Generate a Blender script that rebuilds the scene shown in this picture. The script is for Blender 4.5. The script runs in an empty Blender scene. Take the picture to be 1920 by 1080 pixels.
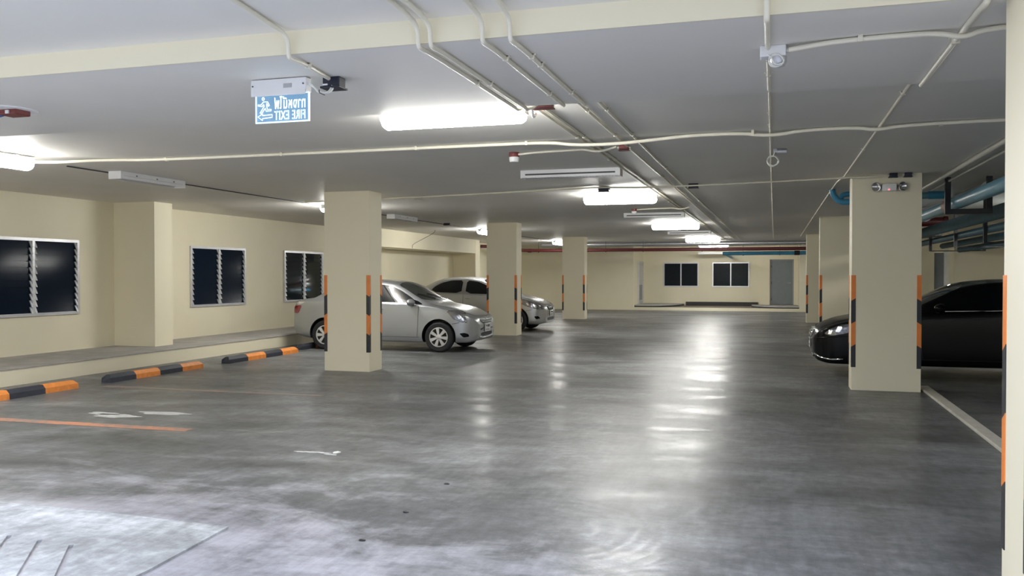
import bpy, bmesh, math, random
from mathutils import Vector, Matrix
from mathutils.bvhtree import BVHTree
random.seed(7)
C = bpy.context.scene.collection
PI = math.pi
CEIL = 2.90
SOFF = 2.79

# ------------------------------------------------------------------ materials
def new_mat(name):
    m = bpy.data.materials.new(name); m.use_nodes = True
    nt = m.node_tree
    b = nt.nodes['Principled BSDF']
    return m, nt, b

def N(nt, typ, **kw):
    n = nt.nodes.new(typ)
    for k, v in kw.items():
        setattr(n, k, v)
    return n

def world_pos(nt, scale=(1, 1, 1)):
    g = N(nt, 'ShaderNodeNewGeometry')
    mp = N(nt, 'ShaderNodeMapping')
    mp.inputs['Scale'].default_value = scale
    nt.links.new(g.outputs['Position'], mp.inputs['Vector'])
    return mp.outputs['Vector']

def noise(nt, vec, scale, detail=4, rough=0.55, dist=0.0):
    n = N(nt, 'ShaderNodeTexNoise')
    n.inputs['Scale'].default_value = scale
    n.inputs['Detail'].default_value = detail
    n.inputs['Roughness'].default_value = rough
    n.inputs['Distortion'].default_value = dist
    if vec is not None:
        nt.links.new(vec, n.inputs['Vector'])
    return n.outputs['Fac']

def ramp(nt, fac, stops):
    r = N(nt, 'ShaderNodeValToRGB')
    els = r.color_ramp.elements
    while len(els) < len(stops):
        els.new(0.5)
    for e, (p, c) in zip(els, stops):
        e.position = p
        e.color = (*c, 1) if len(c) == 3 else c
    nt.links.new(fac, r.inputs['Fac'])
    return r.outputs['Color']

def maprange(nt, fac, a, b, c, d):
    r = N(nt, 'ShaderNodeMapRange')
    for k, v in zip(('From Min', 'From Max', 'To Min', 'To Max'), (a, b, c, d)):
        r.inputs[k].default_value = v
    nt.links.new(fac, r.inputs['Value'])
    return r.outputs['Result']

def mixc(nt, fac, a, b, blend='MIX'):
    m = N(nt, 'ShaderNodeMix', data_type='RGBA', blend_type=blend)
    for s, v in ((0, fac), (6, a), (7, b)):
        if isinstance(v, (int, float)):
            m.inputs[s].default_value = v
        elif isinstance(v, tuple):
            m.inputs[s].default_value = (*v, 1)
        else:
            nt.links.new(v, m.inputs[s])
    return m.outputs[2]

def math_(nt, op, a, b=0.0):
    m = N(nt, 'ShaderNodeMath', operation=op)
    for i, v in enumerate((a, b)):
        if isinstance(v, (int, float)):
            m.inputs[i].default_value = v
        else:
            nt.links.new(v, m.inputs[i])
    return m.outputs[0]

def bump(nt, b, h, strength, dist=0.01):
    bp = N(nt, 'ShaderNodeBump')
    bp.inputs['Strength'].default_value = strength
    bp.inputs['Distance'].default_value = dist
    nt.links.new(h, bp.inputs['Height'])
    nt.links.new(bp.outputs['Normal'], b.inputs['Normal'])

def simple(name, col, rough=0.5, metal=0.0, var=0.06, scale=6.0, coat=0.0, bmp=0.0, bscale=60.0):
    m, nt, b = new_mat(name)
    v = world_pos(nt)
    f = noise(nt, v, scale, 3)
    lo = tuple(max(0, c * (1 - var)) for c in col)
    hi = tuple(min(1, c * (1 + var)) for c in col)
    nt.links.new(ramp(nt, f, [(0.3, lo), (0.7, hi)]), b.inputs['Base Color'])
    b.inputs['Roughness'].default_value = rough
    b.inputs['Metallic'].default_value = metal
    b.inputs['Coat Weight'].default_value = coat
    b.inputs['Coat Roughness'].default_value = 0.05
    if bmp:
        bump(nt, b, noise(nt, v, bscale, 3), bmp, 0.004)
    return m

def emis(name, col, strength, base=(0.9, 0.9, 0.9)):
    m, nt, b = new_mat(name)
    b.inputs['Base Color'].default_value = (*base, 1)
    b.inputs['Emission Color'].default_value = (*col, 1)
    b.inputs['Emission Strength'].default_value = strength
    b.inputs['Roughness'].default_value = 0.4
    return m

def wall_paint(name, col, dirt=0.05):
    m, nt, b = new_mat(name)
    v = world_pos(nt)
    f = noise(nt, v, 0.8, 5, 0.6)
    lo = tuple(c * (1 - dirt) for c in col)
    nt.links.new(ramp(nt, f, [(0.3, lo), (0.65, col)]), b.inputs['Base Color'])
    b.inputs['Roughness'].default_value = 0.55
    bump(nt, b, noise(nt, v, 25, 4), 0.12, 0.004)
    return m

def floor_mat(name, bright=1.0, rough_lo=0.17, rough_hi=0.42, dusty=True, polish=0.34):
    m, nt, b = new_mat(name)
    v = world_pos(nt)
    big = noise(nt, v, 0.35, 6, 0.62, 0.4)
    vs = world_pos(nt, (0.6, 1.35, 1))
    mid = noise(nt, vs, 1.0, 8, 0.68, 0.5)
    mid2 = noise(nt, v, 2.6, 8, 0.7, 0.3)
    fine = noise(nt, v, 11, 6, 0.7)
    speck = noise(nt, v, 42, 3, 0.5)
    s_ = math_(nt, 'ADD', math_(nt, 'MULTIPLY', mid, 0.6), math_(nt, 'MULTIPLY', mid2, 0.4))
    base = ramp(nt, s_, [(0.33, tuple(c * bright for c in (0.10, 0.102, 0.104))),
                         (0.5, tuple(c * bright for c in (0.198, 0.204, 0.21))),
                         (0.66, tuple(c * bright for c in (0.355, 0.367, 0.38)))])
    bigc = ramp(nt, big, [(0.34, (0.62, 0.62, 0.60)), (0.66, (1.25, 1.25, 1.27))])
    c = mixc(nt, 1.0, base, bigc, 'MULTIPLY')
    fc = ramp(nt, fine, [(0.3, (0.74, 0.74, 0.74)), (0.72, (1.22, 1.22, 1.22))])
    c = mixc(nt, 1.0, c, fc, 'MULTIPLY')
    # pale cement dust tracked in at the mouth of the garage, in patches
    if dusty:
        g = N(nt, 'ShaderNodeNewGeometry'); sp = N(nt, 'ShaderNodeSeparateXYZ'); nt.links.new(g.outputs['Position'], sp.inputs[0])
        reach = maprange(nt, sp.outputs['Y'], 3.0, 6.6, 0.22, -0.16)
        side = maprange(nt, sp.outputs['X'], -3.5, 1.0, 0.10, -0.12)
        dn = math_(nt, 'ADD', math_(nt, 'ADD', s_, reach), side)
        df = maprange(nt, dn, 0.53, 0.72, 0.0, 0.8)
        c = mixc(nt, df, c, (0.42, 0.41, 0.45))
    else:
        df = None
    fl = ramp(nt, speck, [(0.72, (0, 0, 0)), (0.74, (1, 1, 1))])
    c = mixc(nt, math_(nt, 'MULTIPLY', fl, 0.30), c, (0.62, 0.62, 0.6))
    scr = noise(nt, world_pos(nt, (3.0, 0.5, 1)), 6, 4, 0.6)
    c = mixc(nt, 1.0, c, ramp(nt, scr, [(0.35, (0.88, 0.88, 0.88)), (0.65, (1.1, 1.1, 1.1))]), 'MULTIPLY')
    # power-trowel arcs: rings about scattered centres
    vor = N(nt, 'ShaderNodeTexVoronoi', feature='F1', distance='EUCLIDEAN')
    vor.inputs['Scale'].default_value = 0.6
    nt.links.new(v, vor.inputs['Vector'])
    wob = math_(nt, 'ADD', vor.outputs['Distance'], math_(nt, 'MULTIPLY', mid2, 0.10))
    ring = math_(nt, 'SINE', math_(nt, 'MULTIPLY', wob, 130.0))
    ringm = math_(nt, 'MULTIPLY', ring, maprange(nt, big, 0.44, 0.58, 0.0, 1.0))
    c = mixc(nt, 1.0, c, ramp(nt, maprange(nt, ringm, -1.0, 1.0, 0.0, 1.0), [(0.0, (0.93, 0.93, 0.93)), (1.0, (1.06, 1.06, 1.06))]), 'MULTIPLY')
    nt.links.new(c, b.inputs['Base Color'])
    b.inputs['Roughness'].default_value = rough_hi
    b.inputs['Specular IOR Level'].default_value = 0.35
    h = math_(nt, 'ADD', math_(nt, 'MULTIPLY', fine, 0.45), math_(nt, 'MULTIPLY', ringm, 0.12))
    h = math_(nt, 'ADD', h, math_(nt, 'MULTIPLY', mid2, 0.8))
    bump(nt, b, h, 0.26, 0.012)
    if polish:
        p = N(nt, 'ShaderNodeBsdfPrincipled')
        nt.links.new(c, p.inputs['Base Color'])
        p.inputs['Roughness'].default_value = rough_lo
        p.inputs['Specular IOR Level'].default_value = 0.5
        bump(nt, p, h, 0.20, 0.012)
        pv = noise(nt, world_pos(nt, (0.45, 1.7, 1)), 0.9, 6, 0.62, 0.4)
        pf = maprange(nt, math_(nt, 'ADD', pv, math_(nt, 'MULTIPLY', ringm, 0.05)), 0.46, 0.66, 0.03, polish)
        mx = N(nt, 'ShaderNodeMixShader')
        nt.links.new(pf, mx.inputs[0]); nt.links.new(b.outputs[0], mx.inputs[1]); nt.links.new(p.outputs[0], mx.inputs[2])
        nt.links.new(mx.outputs[0], nt.nodes['Material Output'].inputs['Surface'])
    return m

def worn_paint(name, col, keep=0.5):
    m, nt, b = new_mat(name)
    v = world_pos(nt)
    f = noise(nt, v, 14, 6, 0.7)
    f2 = noise(nt, v, 1.3, 3)
    s = math_(nt, 'ADD', math_(nt, 'MULTIPLY', f, 0.6), math_(nt, 'MULTIPLY', f2, 0.4))
    fac = ramp(nt, s, [(keep - 0.08, (0, 0, 0)), (keep + 0.08, (1, 1, 1))])
    nt.links.new(mixc(nt, fac, col, (0.2, 0.19, 0.18)), b.inputs['Base Color'])
    b.inputs['Roughness'].default_value = 0.45
    return m

M = {}
M['cream'] = wall_paint('cream_paint', (0.85, 0.79, 0.60))
M['cream_col'] = wall_paint('cream_column_paint', (0.86, 0.80, 0.61), 0.04)
M['ceil'] = wall_paint('ceiling_paint', (0.80, 0.78, 0.735), 0.05)
M['floor'] = floor_mat('trowelled_concrete', 0.80)
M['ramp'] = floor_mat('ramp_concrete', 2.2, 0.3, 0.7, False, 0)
M['ledge'] = simple('ledge_concrete', (0.40, 0.385, 0.37), 0.8, var=0.15, scale=3, bmp=0.2)
M['lobby_floor'] = simple('lobby_floor_concrete', (0.23, 0.19, 0.16), 0.6, var=0.2, scale=2)
M['platform'] = simple('platform_concrete', (0.42, 0.42, 0.41), 0.6, var=0.1, scale=3)
M['black_step_and_shadow'] = simple('black_step_and_shadow_paint', (0.03, 0.028, 0.027), 0.6)  # black skirting paint, also the painted shade under the lobby landings
M['alu'] = simple('aluminium', (0.62, 0.63, 0.66), 0.38, 0.5)
M['glass_dark'] = simple('dark_louvre_glass', (0.008, 0.014, 0.02), 0.05, 0.0, coat=0.0)
M['glass_muted'] = simple('muted_dark_louvre_glass', (0.008, 0.014, 0.026), 0.14)  # louvre glass dulled to keep lamp reflections out of these windows
M['glass_muted'].node_tree.nodes['Principled BSDF'].inputs['Specular IOR Level'].default_value = 0.03
M['glass_lobby'] = simple('dark_lobby_glass', (0.012, 0.016, 0.02), 0.25)
M['glass_lobby'].node_tree.nodes['Principled BSDF'].inputs['Specular IOR Level'].default_value = 0.08
M['orange'] = simple('orange_tape', (0.80, 0.24, 0.045), 0.45, var=0.08)
M['black'] = simple('black_tape', (0.016, 0.017, 0.022), 0.45)
M['stop_orange'] = simple('stop_orange', (0.78, 0.27, 0.055), 0.55, var=0.12, scale=14, bmp=0.1)
M['stop_black'] = simple('stop_black', (0.032, 0.035, 0.05), 0.6, var=0.2, scale=14, bmp=0.1)
M['line'] = worn_paint('worn_orange_line', (0.50, 0.21, 0.12), 0.51)
M['line_faint'] = worn_paint('faint_orange_line', (0.34, 0.20, 0.15), 0.47)
M['plaster'] = simple('pale_plaster_smear', (0.42, 0.42, 0.41), 0.7, var=0.15, scale=12)
M['plaster_w'] = simple('white_plaster_smear', (0.75, 0.75, 0.73), 0.7)
M['conduit'] = simple('pvc_conduit', (0.80, 0.765, 0.64), 0.4, var=0.04)
M['white'] = simple('white_enamel', (0.80, 0.80, 0.80), 0.4, var=0.03)
M['white_cable'] = simple('white_cable', (0.82, 0.82, 0.78), 0.45)
M['clear'] = simple('hazy_diffuser', (0.66, 0.66, 0.66), 0.3)
M['red_box'] = simple('red_junction_box', (0.17, 0.035, 0.03), 0.5)
M['navy'] = simple('navy_box', (0.012, 0.014, 0.03), 0.5)
M['blue_tape'] = simple('blue_wire', (0.05, 0.09, 0.25), 0.5)
M['chrome'] = simple('chrome', (0.75, 0.75, 0.76), 0.12, 1.0, var=0.02)
M['louver'] = simple('louvre_metal', (0.50, 0.51, 0.53), 0.3, 0.6)
M['slot'] = simple('dark_slot', (0.06, 0.06, 0.065), 0.6)
M['lit'] = emis('lit_diffuser', (1.0, 0.985, 0.94), 52.0)
M['silver_duct'] = simple('silver_duct_foil', (0.55, 0.56, 0.57), 0.3, 0.85, bmp=0.2, bscale=30)
M['dark_red'] = simple('dark_red_pipe', (0.085, 0.012, 0.014), 0.45)
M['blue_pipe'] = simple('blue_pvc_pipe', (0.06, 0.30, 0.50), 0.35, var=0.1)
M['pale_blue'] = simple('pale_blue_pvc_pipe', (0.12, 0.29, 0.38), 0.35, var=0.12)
M['shade_toned_pipe'] = simple('shade_painted_teal_pvc_pipe', (0.035, 0.10, 0.13), 0.6, var=0.15)  # blue pipe darkened in its colour to stand for the bay's shade
M['grey_pipe'] = simple('grey_conduit', (0.52, 0.51, 0.46), 0.4)
M['black_steel'] = simple('black_steel', (0.014, 0.014, 0.016), 0.5)
M['brown_joint'] = simple('brown_joint', (0.30, 0.20, 0.14), 0.6)
M['door_grey'] = simple('door_grey_paint', (0.20, 0.225, 0.245), 0.5, var=0.05)
M['door_frame'] = simple('door_frame_grey', (0.30, 0.31, 0.32), 0.5)
M['white_panel'] = simple('white_panel', (0.85, 0.85, 0.83), 0.5)
M['tyre'] = simple('tyre_rubber', (0.012, 0.0125, 0.015), 0.75)
M['hub'] = simple('silver_hubcap', (0.66, 0.66, 0.66), 0.35, 0.55)
M['hub_dark'] = simple('black_hub_gap', (0.01, 0.01, 0.011), 0.6)
M['car_glass'] = simple('tinted_car_glass', (0.008, 0.009, 0.011), 0.04, 0.0, coat=0.0)
M['car_glass_k'] = simple('black_car_glass', (0.006, 0.007, 0.009), 0.06)
M['car_glass_k'].node_tree.nodes['Principled BSDF'].inputs['Specular IOR Level'].default_value = 0.12
M['windscreen'] = simple('windscreen_glass', (0.030, 0.034, 0.033), 0.06)
M['trim_black'] = simple('black_plastic', (0.012, 0.012, 0.014), 0.45)
M['seam'] = simple('panel_gap', (0.02, 0.02, 0.022), 0.7)
M['plate'] = simple('white_plate', (0.62, 0.62, 0.60), 0.4)
M['tail_red'] = simple('red_tail_lens', (0.22, 0.008, 0.015), 0.15, coat=0.6)
M['lens'] = simple('headlamp_lens', (0.20, 0.20, 0.21), 0.16, 0.55, var=0.25, scale=22, coat=1.0)
M['lens_dark'] = simple('headlamp_lens_smoked', (0.12, 0.12, 0.125), 0.1, 0.75, var=0.7, scale=25, coat=1.0)
M['amber_lens'] = simple('clear_indicator_lens', (0.62, 0.60, 0.56), 0.12, 0.4, coat=1.0)
M['red_led'] = emis('red_indicator', (1.0, 0.12, 0.15), 1.5, (0.6, 0.1, 0.1))
M['sign_line'] = emis('glowing_sign_line', (0.80, 1.0, 1.0), 0.75)
M['sign_edge'] = emis('glowing_sign_edge', (0.62, 0.95, 1.0), 0.7)

def paint(name, col, metal, rough, flake=True):
    m, nt, b = new_mat(name)
    tc = N(nt, 'ShaderNodeTexCoord')
    f = noise(nt, tc.outputs['Object'], 900, 2)
    lo = tuple(c * 0.9 for c in col); hi = tuple(min(1, c * 1.1) for c in col)
    nt.links.new(ramp(nt, f, [(0.3, lo), (0.7, hi)]), b.inputs['Base Color'])
    b.inputs['Metallic'].default_value = metal
    b.inputs['Roughness'].default_value = rough
    b.inputs['Coat Weight'].default_value = 0.6
    b.inputs['Coat Roughness'].default_value = 0.04
    return m
M['paint_a'] = paint('bluish_silver_car_paint', (0.36, 0.375, 0.39), 0.6, 0.34)
M['paint_b'] = paint('silver_car_paint', (0.40, 0.405, 0.405), 0.6, 0.34)
M['paint_k'] = paint('black_car_paint', (0.005, 0.005, 0.006), 0.0, 0.25)

_k = M['paint_k'].node_tree.nodes['Principled BSDF']; _k.inputs['Specular IOR Level'].default_value = 0.1; _k.inputs['Coat Weight'].default_value = 0.10; _k.inputs['Base Color'].default_value = (0.004, 0.004, 0.005, 1)
def panel_mat():
    m, nt, b = new_mat('edge_lit_acrylic')
    v = world_pos(nt)
    f = noise(nt, v, 9, 3)
    nt.links.new(ramp(nt, f, [(0.3, (0.16, 0.28, 0.42)), (0.7, (0.22, 0.40, 0.55))]), b.inputs['Base Color'])
    b.inputs['Roughness'].default_value = 0.2
    b.inputs['Alpha'].default_value = 0.72
    b.inputs['Emission Color'].default_value = (0.30, 0.58, 0.85, 1)
    b.inputs['Emission Strength'].default_value = 0.12
    return m
M['acrylic'] = panel_mat()

# ------------------------------------------------------------------ mesh builder
class MB:
    def __init__(s):
        s.v = []; s.f = []; s.mi = []
    def add(s, verts, faces, mi=0):
        o = len(s.v)
        s.v += [Vector(p) for p in verts]
        s.f += [tuple(i + o for i in f) for f in faces]
        s.mi += [mi] * len(faces)
        return s
    def box(s, lo, hi, mi=0, bev=0.0):
        x0, y0, z0 = lo; x1, y1, z1 = hi
        if bev <= 0:
            v = [(x0,y0,z0),(x1,y0,z0),(x1,y1,z0),(x0,y1,z0),(x0,y0,z1),(x1,y0,z1),(x1,y1,z1),(x0,y1,z1)]
            f = [(3,2,1,0),(4,5,6,7),(0,1,5,4),(1,2,6,5),(2,3,7,6),(3,0,4,7)]
            return s.add(v, f, mi)
        bm = bmesh.new()
        bmesh.ops.create_cube(bm, size=1.0)
        for w in bm.verts:
            w.co = Vector(((x0+x1)/2 + w.co.x*(x1-x0), (y0+y1)/2 + w.co.y*(y1-y0), (z0+z1)/2 + w.co.z*(z1-z0)))
        bmesh.ops.bevel(bm, geom=bm.edges[:], offset=bev, segments=2, profile=0.5, affect='EDGES')
        bm.verts.index_update()
        s.add([w.co.copy() for w in bm.verts], [tuple(q.index for q in f.verts) for f in bm.faces], mi)
        bm.free()
        return s
    def tube(s, pts, r, n=8, mi=0, closed=False):
        pts = [Vector(p) for p in pts]
        q = [pts[0]]
        for p in pts[1:]:
            if (p - q[-1]).length > 1e-5: q.append(p)
        pts = q
        L = len(pts)
        if L < 2: return s
        T = []
        for i in range(L):
            if closed: d = pts[(i+1) % L] - pts[i-1]
            else: d = pts[min(i+1, L-1)] - pts[max(i-1, 0)]
            T.append(d.normalized())
        up = Vector((0, 0, 1)) if abs(T[0].z) < 0.9 else Vector((1, 0, 0))
        nrm = T[0].cross(up).normalized()
        rings = []
        for i in range(L):
            nrm = (nrm - T[i] * nrm.dot(T[i])).normalized()
            bi = T[i].cross(nrm)
            rr = r[i] if isinstance(r, (list, tuple)) else r
            rings.append([pts[i] + (nrm*math.cos(2*PI*k/n) + bi*math.sin(2*PI*k/n))*rr for k in range(n)])
        v = [p for ring in rings for p in ring]; f = []
        for i in range(L if closed else L-1):
            a = i*n; b = ((i+1) % L)*n
            for k in range(n):
                f.append((a+k, a+(k+1) % n, b+(k+1) % n, b+k))
        if not closed:
            f.append(tuple(range(n-1, -1, -1))); f.append(tuple((L-1)*n + k for k in range(n)))
        return s.add(v, f, mi)
    def cyl(s, p0, p1, r, n=16, mi=0, r1=None):
        return s.tube([p0, p1], [r, r if r1 is None else r1], n, mi)
    def lathe(s, prof, n=32, mi=0, M4=None, caps=True):
        """prof: (radius, height) along local Z"""
        M4 = M4 or Matrix.Identity(4)
        v = []; f = []
        for (r, z) in prof:
            for k in range(n):
                a = 2*PI*k/n
                v.append(M4 @ Vector((r*math.cos(a), r*math.sin(a), z)))
        for i in range(len(prof)-1):
            for k in range(n):
                f.append((i*n+k, i*n+(k+1) % n, (i+1)*n+(k+1) % n, (i+1)*n+k))
        if caps and prof[0][0] > 1e-6: f.append(tuple(range(n-1, -1, -1)))
        if caps and prof[-1][0] > 1e-6: f.append(tuple((len(prof)-1)*n+k for k in range(n)))
        return s.add(v, f, mi)
    def prism(s, poly, z0, z1, mi=0, M4=None):
        M4 = M4 or Matrix.Identity(4)
        n = len(poly)
        v = [M4 @ Vector((x, y, z0)) for x, y in poly] + [M4 @ Vector((x, y, z1)) for x, y in poly]
        f = [tuple(range(n-1, -1, -1)), tuple(range(n, 2*n))]
        f += [(i, (i+1) % n, n+(i+1) % n, n+i) for i in range(n)]
        return s.add(v, f, mi)
    def build(s, name, mats, parent=None, smooth=None, origin=None):
        me = bpy.data.meshes.new(name)
        o = Vector(origin) if origin is not None else None
        if o is None and parent is not None:
            q = parent; o = Vector((0, 0, 0))
            while q is not None:
                o += q.location; q = q.parent
        if o is None: o = Vector((0, 0, 0))
        me.from_pydata([p - o for p in s.v], [], s.f)
        if not isinstance(mats, (list, tuple)): mats = [mats]
        for m in mats: me.materials.append(m)
        for p, mi in zip(me.polygons, s.mi): p.material_index = mi
        bm = bmesh.new(); bm.from_mesh(me)
        bmesh.ops.recalc_face_normals(bm, faces=bm.faces)
        bm.to_mesh(me); bm.free()
        if smooth is not None:
            for p in me.polygons: p.use_smooth = True
            me.set_sharp_from_angle(angle=math.radians(smooth))
        ob = bpy.data.objects.new(name, me); C.objects.link(ob)
        if parent is not None: ob.parent = parent
        return ob

def tag(o, label, cat, group=None, kind=None):
    if label: o['label'] = label
    if cat: o['category'] = cat
    if group: o['group'] = group
    if kind: o['kind'] = kind
    return o

def thing(name, loc, label, cat, group=None, kind=None):
    o = bpy.data.objects.new(name, None); C.objects.link(o)
    o.location = loc; o.empty_display_size = 0.1
    return tag(o, label, cat, group, kind)

def struct(name, mb, mat, label, cat, smooth=None):
    return tag(mb.build(name, mat, smooth=smooth), label, cat, kind='structure')

def copy_tree(o, parent=None):
    c = o.copy(); C.objects.link(c)
    if parent is not None: c.parent = parent
    for ch in list(o.children): copy_tree(ch, c)
    return c

def soft(pts, it=3):
    """round the corners of a path"""
    pts = [Vector(p) for p in pts]
    for _ in range(it):
        q = [pts[0]]
        for a, b in zip(pts, pts[1:]):
            q.append(a*0.75 + b*0.25); q.append(a*0.25 + b*0.75)
        q.append(pts[-1]); pts = q
    return pts

# ------------------------------------------------------------------ the shell
XL, XR, YB = -11.8, 8.0, 38.9
b = MB().box((-14, -9, -0.2), (XR + 0.2, YB, 0)); b.box((-14, -9, 0.0), (XR + 0.2, 1.0, 0.012), 1); struct('floor', b, [M['floor'], M['ramp']], 'grey trowelled concrete floor of the parking garage with glossy lamp reflections', 'floor')  # paler apron added outside, unseen, to bounce daylight up to the ceiling
b = MB().box((XL - 0.2, 3.2, 2.92), (XR + 0.2, 4.37, 3.2)); struct('ceiling', b, M['ceil'], 'grey ceiling slab at the entrance before the cream beam face', 'ceiling')
b = MB().box((XL - 0.2, 6.2, CEIL), (XR + 0.2, 43.0, 3.2)); struct('ceiling_main', b, M['ceil'], 'long grey ceiling slab over the parking aisle carrying lamps and conduits', 'ceiling')
b = MB().box((XL - 0.2, 4.37, SOFF), (XR + 0.2, 6.2, 3.2), 0).box((XL - 0.2, 4.362, SOFF), (XR + 0.2, 4.372, 2.92), 1)
struct('beam', b, [M['ceil'], M['cream']], 'wide shallow ceiling beam with cream front face spanning the garage entrance', 'beam')

# left wall with three window openings
WIN = [(10.62, 12.62), (15.70, 17.70), (19.38, 21.34)]
WZ0, WZ1 = 0.87, 2.17
b = MB()
ys = [1.0]
for a, c in WIN: ys += [a, c]
ys.append(YB)
for i in range(0, len(ys), 2):
    b.box((XL - 0.2, ys[i], 0), (XL, ys[i+1], 3.2))
for a, c in WIN:
    b.box((XL - 0.2, a, 0), (XL, c, WZ0)); b.box((XL - 0.2, a, WZ1), (XL, c, 3.2))
struct('wall_left', b, M['cream'], 'long cream left wall with louvred windows above a grey ledge', 'wall')
b = MB().box((XL, 1.0, 0), (-10.22, YB, 0.225), 0).box((XL, 1.0, 0.225), (-10.21, YB, 0.237), 1)
struct('trim_ledge', b, [M['cream'], M['ledge']], 'low cream plinth with grey concrete top running along the left wall', 'ledge')
for y0, nm in ((13.5, 'cream wall pilaster between the two nearest louvred windows'), (22.5, 'cream wall pilaster hidden behind the nearest left column'), (31.5, 'cream wall pilaster at the far end of the boxed wall beam')):
    b = MB().box((XL, y0, 0.237), (-10.9, y0 + 0.5, CEIL))
    struct('pilaster', b, M['cream_col'], nm, 'pilaster')
b = MB().box((XL, 23.0, 2.38), (-10.905, 31.5, CEIL)); struct('wall_beam', b, M['cream'], 'cream boxed beam along the top of the left wall behind the silver cars', 'beam')
b = MB().box((XR, 1.0, 0), (XR + 0.2, YB, 3.2)); struct('wall_right', b, M['cream'], 'shaded cream wall closing the right parking bays', 'wall')
b = MB().box((XL, 0.8, 0), (-7.0, 1.0, 3.2)).box((3.2, 0.8, 0), (XR, 1.0, 3.2)); struct('wall_front', b, M['cream'], 'cream entrance walls either side of the garage mouth', 'wall')
b = MB().box((-14, -6.2, 0), (XR, -6.0, 4.5)); struct('unseen_sky_blocker', b, M['ledge'], 'unseen grey wall added outside the garage mouth to block low sky light', 'wall')  # added behind the camera to cut low sky light into the garage
# back walls and lobby recess
b = MB().box((XL, YB, 0), (-6.02, YB + 0.2, 3.2)).box((1.02, YB, 0), (XR, YB + 0.2, 3.2))
struct('wall_back', b, M['cream'], 'plain cream back wall beside the lobby recess', 'wall')
LW = [(-5.06, -3.42), (-2.79, -1.11)]
b = MB()
b.box((-6.2, YB + 0.2, 0), (-6.02, 42.2, 3.2)).box((1.02, YB + 0.2, 0), (1.2, 42.2, 3.2))
xs = [-6.02, LW[0][0], LW[0][1], LW[1][0], LW[1][1], 1.02]
for i in (0, 2, 4): b.box((xs[i], 42.0, 0), (xs[i+1], 42.2, 3.2))
for a, c in LW:
    b.box((a, 42.0, 0), (c, 42.2, 1.0)); b.box((a, 42.0, 2.15), (c, 42.2, 3.2))
struct('wall_lobby', b, M['cream'], 'cream lobby recess wall with two dark windows at the far end', 'wall')
b = MB().box((-0.62, 41.6, 0.13), (-0.2, 42.0, CEIL)).box((0.84, 41.6, 0.13), (1.02, 42.0, CEIL)).box((-0.2, 41.6, 2.27), (0.84, 42.0, CEIL))
struct('wall_door_surround', b, M['cream'], 'cream wall block around the grey door at the far right of the lobby', 'wall')
b = MB().box((-6.02, YB + 0.16, 0), (1.02, 42.0, 0.12)); struct('floor_lobby', b, M['lobby_floor'], 'brownish raised lobby floor at the far end of the aisle', 'floor')
b = MB().box((-6.02, YB - 0.02, 0), (1.02, YB + 0.16, 0.125)); struct('trim_lobby_edge', b, M['cream'], 'pale kerb edge in front of the far lobby', 'kerb')
b = MB().box((-4.0, 41.86, 0.12), (-0.72, 42.0, 0.30)); struct('trim_lobby_step', b, M['black_step_and_shadow'], 'black painted skirting step below the lobby windows', 'skirting')
def quarter(cx, cy, rx, ry, sx):
    return [(cx, cy)] + [(cx + sx*rx*math.cos(a), cy - ry*math.sin(a)) for a in [i*PI/2/10 for i in range(11)]]
b = MB().prism([(-6.02, 39.2), (-5.4, 39.2), (-4.9, 39.5), (-4.5, 40.1), (-4.2, 41.0), (-4.1, 41.99), (-6.02, 41.99)], 0.12, 0.22, 0)
b.prism([(-6.02, 39.19), (-5.4, 39.19), (-4.88, 39.49), (-4.48, 40.09), (-4.18, 41.0), (-4.08, 41.98), (-6.02, 41.98)], 0.12, 0.18, 1)  # dark strip stands in for the shadow under the landing edge
struct('floor_platform', b, [M['platform'], M['black_step_and_shadow']], 'raised grey landing with curved edge before the left lobby door', 'platform')
b = MB().prism([(1.02, 39.2), (0.2, 39.25), (-0.5, 39.7), (-0.95, 40.6), (-1.0, 41.6), (1.02, 41.6)], 0.12, 0.20, 0)
b.prism([(1.02, 39.19), (0.19, 39.24), (-0.52, 39.69), (-0.96, 40.6), (-1.01, 41.59), (1.02, 41.59)], 0.12, 0.165, 1)  # black band painted as the shade below this landing
struct('floor_platform_right', b, [M['platform'], M['black_step_and_shadow']], 'raised grey landing with curved edge before the grey metal door', 'platform')
# core wall behind the black car, with a door niche
b = MB().box((4.46, 25.0, 0), (XR, 25.2, 3.0)).box((4.46, 25.2, 0), (4.6, 25.8, 3.0)).box((1.95, 25.7, 0), (4.10, 25.9, 3.0)).box((4.10, 25.7, 2.22), (4.46, 25.9, 3.0))
struct('wall_core', b, M['cream'], 'shaded cream wall behind the black car in the right bay', 'wall')

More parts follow.
